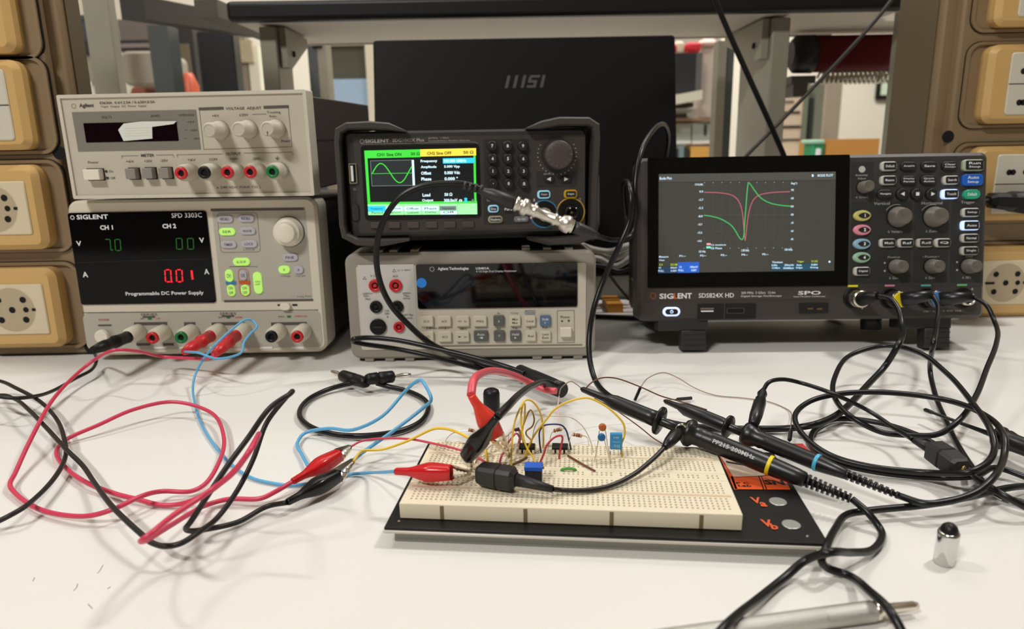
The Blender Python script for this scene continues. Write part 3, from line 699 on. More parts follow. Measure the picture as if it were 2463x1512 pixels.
x, z = P.q(2073.5, 407, y_); disc(m, x, z, .003, y_, 16)
for cx, cy, mm in ((2051.6, 687.5, mat('yellow_mark', (220, 205, 40), .5, emit=.2)), (2140, 686.5, mat('pink_mark', (205, 130, 150), .5, emit=.1)), (2227, 686, mat('teal_mark', (90, 160, 160), .5, emit=.1)), (2314, 685, mat('green_mark', (96, 170, 100), .5, emit=.15))): m.use(mm); P.flat(m, cx, cy, 24, 4.5, y_)
m.use(hole)
m.build('front_bezel', S)
m = MB(mat('dark_recess', (18, 17, 17), .5)); 
x0, z0, x1, z1 = P.quad4((1677, 731), (1821, 728), (1813, 766), (1677, 767)); m.rr(x0, z0, x1, z1, .001, -.0016, -.0008)
m.use(steel); P.flat(m, 1701, 742, 32, 4, -.0020); m.use(print_w); P.flat(m, 1701, 748, 30, 3, -.0020); m.use(hole); P.flat(m, 1769, 747, 38, 9, -.0019); m.use(dgrey); x0, z0, x1, z1 = P.rect(1769, 747, 42, 13, -.0019); m.frame(x0, z0, x1, z1, .0004, -.0022, -.0016, .001)
P.line(m, [(1743, 731), (1742, 766)], .0004, -.0019)
m.build('port_recess', S)
m = MB(mat('dark_recess', (18, 17, 17), .5)); x0, z0, x1, z1 = P.quad4((1921, 729), (1992, 727), (1990, 752), (1921, 753)); m.rr(x0, z0, x1, z1, .001, -.0016, -.0008)
m.use(brass); P.flat(m, 1949, 742, 13, 4, -.0020); P.flat(m, 1971, 742.5, 13, 4, -.0020); m.build('probe_terminal', S)
# display glass and screen
m = MB(mat('scope_glass', (12, 11, 10), .22, spec=.2)); x0, z0, x1, z1 = P.quad4((1558, 379), (2041, 374), (2037, 687), (1556, 691)); m.rr(x0, z0, x1, z1, .001, -.0022, -.0005); o = m.build('display', S)
y_ = -.0024; TL, TR, BR, BL = (1585, 418.5), (2010, 413), (2007, 650), (1583, 657)
bgm = em('scope_grey', (72, 72, 66), .22); hd = em('scope_header', (84, 84, 80), .25)
m = MB(bgm); x0, z0, x1, z1 = P.quad4(TL, TR, BR, BL, y_); m.rr(x0, z0, x1, z1, .0002, y_, -.002)
y1 = y_ - .0002; y2 = y_ - .0004; y3 = y_ - .0006
LR(m, hd, 0, 0, 1, .08, y1)
def S7(x, y): return ((x - 128) / (2308 - 128), (y - 146 + (x - 128) * .011) / 1222)   # crop position to screen fraction
tb = em('pale_blue_text', (186, 214, 232), .8); gl = em('grid_line', (98, 98, 94), .3); pk = em('pink_trace', (176, 98, 112), .6); gt = em('green_trace', (70, 170, 96), .7)
m.use(gl)
for k in range(11):
    x = 690 + k * 107.5; LL(m, gl, [S7(x, 240), S7(x, 1060)], .00012, y1)
for k in range(9):
    y = 250 + k * 101; LL(m, gl, [S7(690, y), S7(1765, y)], .00012 if k != 4 else .0003, y1)
for k in range(11):
    LL(m, tb, [S7(690 + k * 107.5, 252), S7(695 + k * 107.5, 252)], .0004, y2); LL(m, tb, [S7(690 + k * 107.5, 1062), S7(695 + k * 107.5, 1062)], .0004, y2)
pink = [(690, 372), (850, 376), (960, 390), (1040, 412), (1090, 450), (1130, 510), (1155, 590), (1172, 700), (1186, 850), (1200, 970), (1212, 860), (1230, 700), (1250, 590), (1275, 510), (1310, 450), (1370, 408), (1450, 386), (1560, 374), (1745, 366)]
green = [(690, 655), (780, 668), (880, 695), (960, 735), (1030, 785), (1080, 850), (1120, 920), (1160, 958), (1180, 920), (1190, 780), (1205, 560), (1225, 300), (1236, 256), (1262, 280), (1310, 350), (1370, 425), (1440, 478), (1530, 515), (1640, 535), (1765, 548)]
LL(m, pk, [S7(p.x, p.y) for p in crom([(a, b, 0) for a, b in pink], 5)], .0008, y2)
LL(m, gt, [S7(p.x, p.y) for p in crom([(a, b, 0) for a, b in green], 5)], .0009, y3)
def LS(t, x, y, wd, h, mm=tb): m.use(mm); u, v_ = S7(x, y); cx, cy = L2(u, v_); P.text(m, t, cx, cy, wd / 5.131, h / 5.131, y3, .02)
LS('Bode Plot', 212, 198, 150, 34); LS('BODE PLOT', 2182, 166, 190, 30); LS('■', 2026, 168, 22, 30); LS('CH2(dB)', 622, 278, 100, 30); LS('deg(°)', 1796, 266, 76, 30)
for i, t in enumerate(('0.0', '-2.7', '-5.3', '-8.0', '-10.7', '-13.3', '-16.0')): LS(t, 652 - i * 3, 362 + i * 101.5, 46 + (i > 0) * 12, 26)
for i, t in enumerate(('90', '60', '30', '0', '-30', '-60', '-90')): LS(t, 1778, 346 + i * 101.5, 34, 26)
LS('10 Hz', 672, 1102, 80, 28); LS('1.00 kHz', 1203, 1090, 96, 30); LS('100 kHz', 1738, 1083, 96, 28)
m.use(em('pink_key', (230, 150, 150), .9)); LR(m, em('pink_key', (230, 150, 150), .9), *S7(725, 1000), *S7(775, 1022), y3); LR(m, em('mint_key', (110, 232, 190), .9), *S7(722, 1040), *S7(775, 1062), y3)
LS('C2 Amplitude', 872, 1024, 185, 24); LS('C2 Phase', 846, 1062, 140, 24)
for i in range(5): LS('P%d:--' % (i + 1), 428 + i * 256, 1156 - i * 4, 76, 24)
LS('Measure', 195, 1164, 115, 24); LS('View', 172, 1206, 70, 22)
LR(m, em('dark_blue_field', (40, 64, 96), .5), *S7(128, 1290), *S7(365, 1365), y2); LR(m, em('blue_field', (36, 84, 176), .8), *S7(370, 1232), *S7(635, 1362), y2); LR(m, em('teal_field', (36, 76, 96), .5), *S7(1525, 1262), *S7(2110, 1335), y2)
yl = em('yellow_green_text', (170, 200, 60), .8)
LS('C1', 160, 1262, 40, 24, yl); LS('DC1M', 322, 1262, 80, 26, yl); LS('10X', 150, 1300, 30, 22); LS('500mV/', 320, 1300, 80, 22); LS('FULL', 165, 1338, 70, 24); LS('0.00V', 322, 1338, 76, 24)
LS('1X', 405, 1292, 30, 22); LS('100mV/', 570, 1292, 96, 26); LS('FULL', 412, 1332, 66, 24); LS('0.00V', 570, 1332, 66, 26)
LS('Timebase', 1602, 1238, 130, 24); LS('Trigger', 1888, 1234, 84, 24, yl); LS('C1 DC', 2062, 1230, 80, 24, yl); LS('0.00s', 1565, 1276, 70, 24); LS('200us/div', 1748, 1274, 120, 24); LS('Auto', 1870, 1274, 66, 24); LS('0.00V', 2060, 1272, 80, 24); LS('10.0Mpts', 1586, 1312, 100, 24); LS('500MSa/s', 1740, 1312, 130, 24); LS('Edge', 1874, 1310, 80, 24); LS('Rising', 2058, 1308, 96, 24); LS('●', 2246, 1236, 26, 26)
m.build('screen', S)
# keys
ring_w = mat('white_button_ring', (196, 192, 184), .5); ring_l = mat('lit_blue_white_ring', (190, 212, 255), .5, emit=.9)
x0, z0, x1, z1 = P.rect(1614, 749, 42, 22); m = MB(mat('lit_power_ring', (200, 216, 255), .5, emit=.9)); m.rr(x0, z0, x1, z1, .005, -.003, 0, 5, cham=.0008); m.use(btn_d); m.rr(x0 + .0022, z0 + .0017, x1 - .0022, z1 - .0017, .003, -.0034, -.0028, 4)
m.use(led_b); xc, zc = (x0 + x1) / 2, (z0 + z1) / 2; m.lathe([(0, .0015), (.0002, .0015), (.0002, .0010), (0, .0010)], (xc, -.0034, zc), (0, -1, 0), 16, cap=False); m.box(xc - .0002, -.0037, zc, xc + .0002, -.0034, zc + .002); m.build('power_button', S)
for cx, cy, w_, h, rm, t in ((2133, 401, 38, 22, ring_w, 'Default'), (2132, 434.5, 38, 22, ring_w, 'Measure'), (2281, 434, 38, 21, ring_w, 'Search'), (2279, 467.5, 40, 23, ring_l, 'Touch'), (2334.5, 398.5, 50, 27, mat('dull_green_ring', (166, 176, 150), .5), 'Run/Stop'), (2068.6, 652, 38, 21, ring_w, 'Digital'),
        (2130, 584.5, 38, 21, ring_w, 'Math'), (2173.5, 584.5, 38, 21, ring_w, 'Ref'), (2219, 584, 38, 21, ring_w, 'Roll'), (2262, 584, 38, 21, ring_w, 'Q'), (2328.5, 511.5, 42, 21, ring_w, 'Setup'), (2327.5, 542.5, 43, 23, ring_l, 'Auto'), (2326.5, 572.8, 42, 21, ring_w, 'Normal'), (2326, 603, 42, 21, ring_w, 'Single')):
    ringkey(cx, cy, w_, h, rm, t, PP=P, par=S, d=.0048, tk=.0010, off=.0012, tw=.55)
for cx, cy, t in ((2182, 401, 'Acquire'), (2231, 400.5, 'Save'), (2280, 400, 'Clear/Sweeps'), (2182, 434.5, 'Display/Persist'), (2229.5, 434, 'Quick/Action'), (2126, 467.5, 'Navigate')):
    pill(S, cx - 2, cy, 36, 20, btn_d, t, .0048, r=.003, PP=P, tm=print_w, tw=.72, th=.27)
for cx, t in ((2165, -1), (2200, 0), (2236, 1)):
    x, z = P.q(cx, 467.5); m = MB(btn_d); m.lathe([(0, .0054), (.0045, .0050), (.005, .0044)], (x, 0, z), (0, -1, 0), 20); m.use(print_w); y_ = -.0052
    if t: m.face([m.v((x - t * .0014, y_, z - .0018)), m.v((x + t * .002, y_, z)), m.v((x - t * .0014, y_, z + .0018))])
    else: m.quad([(x - .0015, y_, z - .0015), (x + .0015, y_, z - .0015), (x + .0015, y_, z + .0015), (x - .0015, y_, z + .0015)])
    m.build('round_button', S)
pill(S, 2333, 433.5, 49, 27, mat('blue_button', (22, 86, 178), .4, emit=.12), 'Auto/Setup', .0048, r=.003, PP=P, tm=print_w)
pill(S, 2331, 468, 40, 22, mat('teal_green_button', (34, 150, 116), .4, emit=.12), 'Default', .0048, PP=P, tm=print_w)
for cx, cy, mm, t in ((2071, 519, mat('yellow_channel_ring', (196, 190, 110), .5, emit=.05), '1'), (2070.5, 553, mat('pink_channel_ring', (224, 140, 156), .5, emit=.05), '2'), (2070, 586.5, mat('blue_channel_ring', (140, 176, 196), .5, emit=.05), '3'), (2069.5, 619, mat('green_channel_ring', (150, 186, 158), .5, emit=.05), '4')):
    x0, z0, x1, z1 = P.rect(cx, cy, 42, 26); xc, zc, a, b = (x0 + x1) / 2, (z0 + z1) / 2, (x1 - x0) / 2, (z1 - z0) / 2
    m = MB(mm)
    def el(sx, sz, y, dx=0, p=1.0): return [(xc + dx + sx * math.cos(2 * math.pi * k / 28), y, zc + sz * (abs(math.sin(2 * math.pi * k / 28)) ** p) * (1 if math.sin(2 * math.pi * k / 28) >= 0 else -1)) for k in range(28)]
    m.loft([el(a, b, 0), el(a, b, -.0025), el(a * .85, b * .85, -.0045)], False, True, True)
    m.use(btn_d); m.loft([el(a * .66, b * .52, -.0046, .0008, 1.5), el(a * .66, b * .52, -.0050, .0008, 1.5)], False, True, False)
    m.use(print_w); m.text(t, xc + .0014, zc, None, .0030, -.0052, .04)
    m.build('channel_button', S)
kg = mat('warm_grey_knob', (104, 98, 90), .42)
for cx, cy, rb, rt_, L in ((2074, 451, 15, 13, .0125), (2157, 522, 25, 19, .0125), (2243, 522, 25, 19, .0125), (2152, 641, 18, 14.5, .0135), (2238, 640.5, 18, 14.5, .0135), (2326, 640, 18.5, 14, .0135)):
    x, z = P.q(cx, cy); k_ = .373e-3
    m = MB(kg); rb *= k_; rt_ *= k_
    m.lathe([(0, rb), (.003, rb), (.0035, rb * .93), (L * .98, rt_ * 1.02), (L, rt_ * .92), (L - .0004, rt_ * .6), (L - .001, rt_ * .2)], (x, -.001, z), (0, -1, 0), 28)
    m.use(black_p); m.lathe([(0, rb + .0008), (.0006, rb + .0008)], (x, -.001, z), (0, -1, 0), 28)
    m.build('control_knob', S)
BNC = {}
for k, cx, cy in (('1', 2052, 717), ('2', 2140, 718), ('3', 2227, 717), ('4', 2314, 717)):
    x, z = P.q(cx, cy); m = MB(black_p); m.lathe([(0, .0095), (.0012, .0092), (.0014, .0080), (.0004, .0076)], (x, -.001, z), (0, -1, 0), 30)
    m.use(steel if k in '14' else char2); m.lathe([(0, .0062), (.010, .0060), (.010, .0046), (.004, .0046)], (x, -.001, z), (0, -1, 0), 26, cap=False)
    m.use(hole); disc(m, x, z, .0046, -.006, 16); m.build('input_connector', S); BNC[k] = (x, z)
sock3 = P
for x in (-.118, .104):
    m = MB(char2); m.box(x - .020, .002, -.0095, x + .026, .024, .002, .001)
    m.box(x + .001, .000, -.0275, x + .024, .014, -.009, .001)
    m.use(mat('foot_stripe', (34, 32, 31), .6))
    for z in (-.013, -.018, -.023): m.box(x + .0008, -.0004, z, x + .0242, .0, z + .0006)
    m.build('front_foot', S)
for x, y, z in ((-.12, .115, -.0075), (.07, .115, -.0075), (.07, .03, -.012)):
    m = MB(black_p); m.lathe([(z, .009), (.005, .010)], (x, y, 0), (0, 0, 1), 16); m.build('rear_foot', S)

# ================================================================ worktop, shelf frame, columns
WT = thing('workbench', 'white laminate laboratory workbench that carries the instruments and the breadboard', 'workbench', (0, .45, -.9))
m = MB(table_m); m.box(-1.25, -.35, -.03, 1.35, 1.24, 0, .002); m.build('worktop', WT, True)
m = MB(mat('dark_floor_vinyl', (96, 94, 90), .6, noise=.1)); m.box(-3.2, -2.2, -.92, 3.6, 4.4, -.90); struct(m.build('floor', None))
bw = mat('cream_wall_paint', (220, 212, 194), .8, noise=.03, nscale=6)
m = MB(bw); m.box(-3.2, 4.2, -.9, 3.6, 4.3, 2.3); struct(m.build('wall_back', None))
m = MB(mat('grey_ceiling_tile', (196, 192, 184), .9, noise=.05)); m.box(-3.2, -2.2, 2.2, 3.6, 4.4, 2.3); struct(m.build('ceiling', None))
m = MB(bw); m.box(-3.3, -2.2, -.9, -3.2, 4.4, 2.3); struct(m.build('wall_left', None))
m = MB(bw); m.box(3.6, -2.2, -.9, 3.7, 4.4, 2.3); struct(m.build('wall_right', None))
m = MB(mat('dim_wall_paint', (150, 140, 124), .8)); m.box(-3.2, -2.3, -.9, 3.6, -2.2, 2.3); struct(m.build('wall_front', None))
leg = mat('grey_steel_leg', (120, 120, 116), .5)
S = WT
for x in (-1.15, 1.25):
    for y in (-.28, 1.17):
        m = MB(leg); m.box(x - .03, y - .03, -.9, x + .03, y + .03, -.03); m.build('leg', S, True)

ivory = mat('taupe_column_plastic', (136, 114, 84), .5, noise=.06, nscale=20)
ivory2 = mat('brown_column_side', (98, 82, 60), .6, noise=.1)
ochre = mat('ochre_socket_cover', (206, 168, 106), .45, noise=.04)
sock = mat('cream_socket_insert', (214, 200, 170), .45)

def column(name, label, x0, x1, Y, D, top, edge, centers, cx, kinds):
    """socket column: x0..x1 wide, front at Y, D deep; the socket modules sit in the front"""
    S = thing(name, label, 'socket column', ((x0 + x1) / 2, Y + D / 2, 0), 'bench socket columns')
    e = 1 if edge == 'r' else -1; xe = x1 if e > 0 else x0
    m = MB(ivory); m.box(x0, Y + .012, .0, x1, Y + D, top, .003)
    m.box(x0 + (0 if e > 0 else .012), Y, .001, x1 - (.012 if e > 0 else 0), Y + .014, top, .003)
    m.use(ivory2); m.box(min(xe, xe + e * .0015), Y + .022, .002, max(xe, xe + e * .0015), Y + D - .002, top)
    m.build('housing', S, True)
    m = MB(hole)
    for z in centers[1]: m.lathe([(0, .0062), (.0008, .0062)], (xe - e * .0115, Y + .0002, z), (0, -1, 0), 18)
    m.use(black_p); m.box(x0 + .002, Y + .001, .0, x1 - .002, Y + D - .002, .002)
    m.build('fixing_hole', S, True)
    for z, kd_ in zip(centers[0], kinds):
        hw, hh = (.054 if e > 0 else .058), .0412
        xa, xb = cx - hw, cx + hw
        m = MB(ivory); m.frame(xa - .004, z - hh - .001, xb + .004, z + hh + .001, .003, Y - .003, Y + .002, .014, 6)
        m.use(black_p); m.frame(xa - .0048, z - hh - .0018, xb + .0048, z + hh + .0018, .0009, Y - .0006, Y + .002, .0145, 6)
        fr = m.build('module_frame', S, True)
        m = MB(ochre); m.rr(xa + .012 * (kd_ != 'open'), z - hh + .003, xb - .012 * (kd_ != 'open'), z + hh - .003, .010, Y - .016, Y + .001, 6, cham=.005)
        m.build('cover_plate', S, True)
        if kd_ in ('round', 'open'):
            m = MB(sock); m.rr(cx - .031, z - .024, cx + .031, z + .024, .002, Y - .0175, Y - .01, 3, cham=.0008)
            m.lathe([(0, .0215), (.0002, .0200), (-.013, .0185)], (cx, Y - .0176, z), (0, -1, 0), 36, cap=False)
            m.use(mat('socket_well', (180, 164, 134), .6)); disc(m, cx, z, .0208, Y - .0178, 36)
            m.use(hole)
            for a in (-1, 0, 1):
                for q in ((-1, 1) if a else (1,)): disc(m, cx + .0115 * q + (0 if a else -.0115), z + a * .0095 * 1.0, .0030, Y - .0181, 14)
            disc(m, cx + .0128, z, .0026, Y - .0181, 12); m.box(cx + .0185, Y - .0183, z - .0012, cx + .0215, Y - .0176, z + .0012)
            m.box(cx - .0215, Y - .0183, z - .0012, cx - .012, Y - .0176, z + .0012)
            m.build('socket_insert', S, True)
        else:
            m = MB(mat('pale_socket_insert', (206, 200, 184), .45)); m.rr(cx - .026, z - .030, cx + .030, z + .030, .003, Y - .0175, Y - .01, 3, cham=.0008)
            m.use(hole); m.box(cx - .026, Y - .0178, z - .0004, cx + .030, Y - .0174, z + .0004)
            for dz in (-.015, .015):
                for dx in (-.013, -.009, .004, .016): disc(m, cx + dx, z + dz - .003, .0030, Y - .0178, 14)
            m.build('socket_insert', S, True)
    return S
Yl = .665
a = py_(163, 400, Yl); xr = a.x + .006
zc = [py_(60, y, Yl).z for y in (735, 497, 255, 20)]; zh = [py_(150, y, Yl).z for y in (836, 367)] + [py_(150, 600, Yl).z]
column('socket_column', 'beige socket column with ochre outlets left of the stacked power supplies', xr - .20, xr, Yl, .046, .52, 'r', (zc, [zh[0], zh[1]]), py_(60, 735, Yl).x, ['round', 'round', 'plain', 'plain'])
Yr = .76
a = py_(2278, 200, Yr); xl = a.x - .004
zc = [py_(2420, y, Yr).z for y in (672, 440, 205, -30)]
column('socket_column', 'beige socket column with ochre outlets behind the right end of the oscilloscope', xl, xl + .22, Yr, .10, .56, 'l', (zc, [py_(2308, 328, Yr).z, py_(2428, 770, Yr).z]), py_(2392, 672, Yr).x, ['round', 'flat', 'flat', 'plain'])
# ================================================================ behind the instruments
steel_g = mat('grey_green_painted_steel', (150, 146, 130), .5, noise=.06)
steel_d = mat('dark_green_grey_steel', (70, 74, 72), .5, noise=.06)
def bxp(m, px0, py0, px1, py1, Y, D, mm=None, bev=0.0):
    """upright box whose front, at distance Y, spans the given picture corners (taken at mid height)"""
    if mm: m.use(mm)
    xm, ym = (px0 + px1) / 2, (py0 + py1) / 2
    x0, x1 = py_(px0, ym, Y).x, py_(px1, ym, Y).x; z0, z1 = py_(xm, py1, Y).z, py_(xm, py0, Y).z
    if py1 >= 350 and Y > 1.25: z0 = 0.0
    m.box(x0, Y, z0, x1, Y + D, z1, bev); return x0, x1, z0, z1
# overhead shelf
zs = py_(1100, 45, .98).z
xl_ = py_(566, 45, .98).x
xr_ = py_(2147, 60, 1.0).x
m = MB(mat('grey_shelf_underside', (206, 198, 184), .55, noise=.05)); m.box(xl_, .985, zs, xr_, 1.185, zs + .022, .001); m.box(xr_, 1.062, zs, .80, 1.185, zs + .022)
m.use(mat('pale_edge_band', (206, 200, 184), .5)); m.box(xl_, 1.185, zs - .002, xr_, 1.19, zs + .022)
m.use(black_p); m.box(xl_ - .006, .965, zs - .001, xr_, .985, zs + .024, .006, 3)
o = m.build('overhead_shelf', None); tag(o, 'long grey shelf board with black front edging above the open laptop', 'shelf')
# steel posts of the bench frame
def frame_post(lab, px0, px1, pyr, Y, rear_px, topz, bracket):
    x0, x1 = py_(px0, pyr, Y).x, py_(px1, pyr, Y).x
    inner = x1 if x0 < 0 else x0
    Yr_ = abs(inner / ((rear_px - PW / 2) / FPX)) / 1.0 if rear_px else Y + .04
    Yr_ = min(max(Yr_, Y + .02), Y + .25)
    S = thing('steel_post', lab, 'post', ((x0 + x1) / 2, (Y + Yr_) / 2, 0), 'steel posts holding the overhead shelf')
    m = MB(steel_g); m.box(x0, Y, 0, x1, Yr_, topz, .002); m.build('upright', S, True)
    if bracket:
        m = MB(steel_g); e = 1 if x0 < 0 else -1
        xi = inner; R = []
        for x in (xi + e * .001, xi + e * .010):
            R.append([(x, Y + .01, topz), (x, Yr_ + .05, topz), (x, Yr_ + .05, topz - .012), (x, Y + .03, topz - .05), (x, Y + .01, topz - .05)])
        m.loft(R, True, True, False); m.use(hole); m.lathe([(0, .004), (.012, .004)], (xi, Y + .04, topz - .03), (e, 0, 0), 12)
        m.build('bracket', S, True)
    return S
frame_post('grey steel post just right of the left socket column', 214, 276, 130, 1.0, 306, .62, False)
frame_post('grey steel post with bracket behind the upper left power supply', 628, 668, 140, .995, 742, zs - .003, True)
frame_post('grey steel post with bracket between the laptop and the red tube', 1850, 1893, 200, .995, 1762, zs - .003, True)
frame_post('grey steel post beside the right socket column', 2152, 2192, 200, 1.0, 2130, .62, False)
m = MB(steel_d); bxp(m, 372, 60, 420, 360, 1.6, .05); tag(m.build('steel_post'), 'dark green-grey post seen between the two left steel posts', 'post')
m = MB(steel_g); bxp(m, 748, 95, 771, 360, 1.35, .04, steel_d); bxp(m, 771, 95, 792, 360, 1.35, .04, mat('worn_cream_steel', (150, 142, 122), .6, noise=.35, nscale=25)); m.use(hole)
p = py_(757, 104, 1.349); m.box(p.x - .004, 1.347, p.z - .008, p.x + .012, 1.351, p.z + .004)
tag(m.build('cabinet_edge_post'), 'narrow green and cream upright left of the blue speckled panel', 'post')
m = MB(mat('tan_steel', (132, 124, 108), .6, noise=.15)); bxp(m, 1722, 98, 1742, 400, 1.30, .03); m.use(steel_d); bxp(m, 1742, 98, 1760, 400, 1.31, .03)
tag(m.build('cabinet_edge_post'), 'narrow tan and grey upright right of the small shelving', 'post')
# sloping beams at the left
m = MB(mat('taupe_beam', (74, 68, 60), .6))
a = py_(470, 38, 1.0); b = py_(628, 92, 1.30)
m.loft([[(a.x, a.y, a.z + .02), (a.x + .03, a.y, a.z + .02), (a.x + .03, a.y, a.z - .002), (a.x, a.y, a.z - .002)], [(b.x, b.y, b.z + .02), (b.x + .03, b.y, b.z + .02), (b.x + .03, b.y, b.z - .004), (b.x, b.y, b.z - .004)]], True, True, False)
tag(m.build('shelf_rail'), 'taupe rail running back from the left end of the overhead shelf', 'rail')
m = MB(mat('dark_taupe_beam', (42, 40, 36), .6)); a = py_(292, 38, 1.25); b = py_(600, 84, 1.7)
m.loft([[(a.x, a.y, a.z + .03), (a.x + .04, a.y, a.z + .03), (a.x + .04, a.y, a.z - .006), (a.x, a.y, a.z - .006)], [(b.x, b.y, b.z + .03), (b.x + .04, b.y, b.z + .03), (b.x + .04, b.y, b.z - .006), (b.x, b.y, b.z - .006)]], True, True, False)
tag(m.build('shelf_rail'), 'dark taupe rail sloping behind the first steel post', 'rail')

# laptop
Y0 = .866
tl, tr = py_(910, 92, Y0 + .06), py_(1610, 88, Y0 + .06)
bl, br = py_(922, 300, Y0 + .03), py_(1600, 292, Y0 + .03)
xc = (tl.x + tr.x) / 2; LW = .372; zt = (tl.z + tr.z) / 2; zb = .047
S = thing('laptop', 'black laptop standing open behind the function generator with its lid facing forward', 'laptop', (xc, Y0 + .12, .03))
lap = mat('laptop_black_aluminium', (15, 14, 13), .5, noise=.12, nscale=200, spec=.12)
tilt = math.atan2(.062, zt - zb); L = math.hypot(.062, zt - zb)
R0 = Matrix.Translation((xc, Y0, zb)) @ Matrix.Rotation(-tilt, 4, 'X')
m = MB(lap); m.rr(-LW / 2, 0, LW / 2, L, .004, 0, .007, 4, cham=.001)
m.use(mat('laptop_logo', (62, 56, 54), .5)); m_logo = MB(mat('laptop_logo', (62, 56, 54), .5))
m.bm.transform(R0); m.build('lid', S, True)
# logo: slanted bars and angular S I
def slant(mb, x, z, w_, h, s_=.25): mb.quad([(x, -.0004, z), (x + w_, -.0004, z), (x + w_ + h * s_, -.0004, z + h), (x + h * s_, -.0004, z + h)])
RI = R0.inverted()
def lq(px, py):
    d = RI.to_3x3() @ ray(px, py); o_ = RI @ CO; t = (-.0004 - o_.y) / d.y; return o_ + d * t
p0 = lq(1214, 212); p1 = lq(1311, 180); k = (p1.x - p0.x) / 97; h = p1.z - p0.z
for x in (0, 19, 38): slant(m_logo, p0.x + x * k, p0.z, 7 * k, h)
slant(m_logo, p0.x + 84 * k, p0.z, 7 * k, h)
xs = p0.x + 52 * k
for z0_, z1_, xa, xb in ((0, .2, 0, 22), (.4, .6, 0, 22), (.8, 1, 2, 26)): 
    slant(m_logo, xs + (xa * k) + z0_ * h * .25, p0.z + z0_ * h, (xb - xa) * k, (z1_ - z0_) * h)
slant(m_logo, xs + 15 * k + .2 * h * .25, p0.z + .18 * h, 7 * k, .24 * h); slant(m_logo, xs + .58 * h * .25, p0.z + .58 * h, 7 * k, .24 * h)
m_logo.bm.transform(R0); m_logo.build('lid_emblem', S, True)
m = MB(lap); m.box(xc - LW / 2, Y0 + .004, .031, xc + LW / 2, Y0 + .25, .046, .003); m.use(mat('laptop_edge', (60, 58, 56), .4)); m.box(xc - LW / 2 + .004, Y0 + .003, .044, xc + LW / 2 - .004, Y0 + .006, .0455)
m.build('keyboard_base', S, True)
m = MB(mat('laptop_screen', (30, 34, 40), .2, emit=.2)); m.rr(-LW / 2 + .006, .012, LW / 2 - .006, L - .006, .002, .0071, .0076, 2); m.bm.transform(R0); m.build('screen', S, True)
m = MB(mat('pale_grey_box', (170, 170, 160), .5)); m.box(xc - .17, Y0 + .01, .0, xc + .19, Y0 + .23, .0305, .002); tag(m.build('flat_box', None), 'flat box carrying the open laptop, coloured pale in place of lit worktop', 'box')  # pale colour stands in for the lit worktop at this spot
# things in the gap between multimeter and oscilloscope
m = MB(mat('orange_card', (226, 150, 60), .6)); bxp(m, 1462, 676, 1500, 696, .80, .05); o = m.build('cardboard_box'); o.location.z = .0; o.scale = (1, 1, 1); tag(o, 'small orange cardboard box behind the gap beside the multimeter', 'box')
cw = mat('pale_grey_cable', (196, 192, 184), .5)
def cable(name, pts, r, mm, lab, cat='cable', parent=None, n=6, sides=8, group=None):
    P3 = crom(pts, n); m = MB(mm); m.tube(P3, r, sides); o = m.build(name, parent, parent is not None)
    if parent is None: tag(o, lab, cat, group)
    return o
def pp(l, Y): return [py_(a, b, Y) for a, b in l]
cable('mains_cable', pp([(1400, 620), (1440, 622), (1480, 640), (1530, 612), (1580, 600)], .82), .0035, cw, 'pale grey cable sagging across the gap, in front of the laptop, upper run')
cable('mains_cable', pp([(1395, 604), (1430, 612), (1470, 622), (1500, 612), (1530, 600), (1580, 596)], .835), .0040, cw, 'pale grey cable sagging across the gap, thickest and farthest back')
cable('mains_cable', pp([(1410, 634), (1450, 640), (1490, 652), (1520, 644), (1580, 640)], .80), .0022, mat('black_flex', (26, 25, 24), .5), 'black cable sagging below the pale grey ones in the gap')
cable('mains_cable', [pz(1508, 714, .003), pz(1530, 720, .003), pz(1555, 724, .003), pz(1590, 726, .003)], .0022, black_p, 'thin black cable on the worktop left of the oscilloscope, nearer the back')
cable('mains_cable', [pz(1430, 760, .003), pz(1475, 762, .003), pz(1520, 764, .003), pz(1580, 768, .003)], .0026, black_p, 'thin black cable on the worktop left of the oscilloscope, nearer the front')
cable('mains_cable', pp([(1458, 650), (1480, 680), (1505, 710), (1530, 735)], .78), .0016, mat('grey_cable', (100, 94, 86), .5), 'thin grey cable slanting down beside the oscilloscope')
cable('mains_cable', pp([(1395, 588), (1430, 600), (1470, 604), (1510, 590), (1560, 585)], .83), .0035, cw, 'pale grey cable sagging across the gap, just above another of its kind')

# crossing cables that hang in front of the right posts
cable('hanging_cable', [py_(1712, -20, .90), py_(1745, 60, .90), py_(1810, 205, .90), py_(1862, 320, .90), py_(1895, 400, .90), py_(1930, 520, .88)], .0035, black_p, 'thick black cable slanting down to the right above the oscilloscope')
cable('hanging_cable', [py_(2160, -20, .93), py_(2105, 50, .93), py_(1985, 180, .93), py_(1870, 300, .93), py_(1795, 375, .93), py_(1700, 480, .90)], .0024, mat('dark_brown_cable', (44, 38, 32), .5), 'thin dark cable slanting down to the left above the oscilloscope')

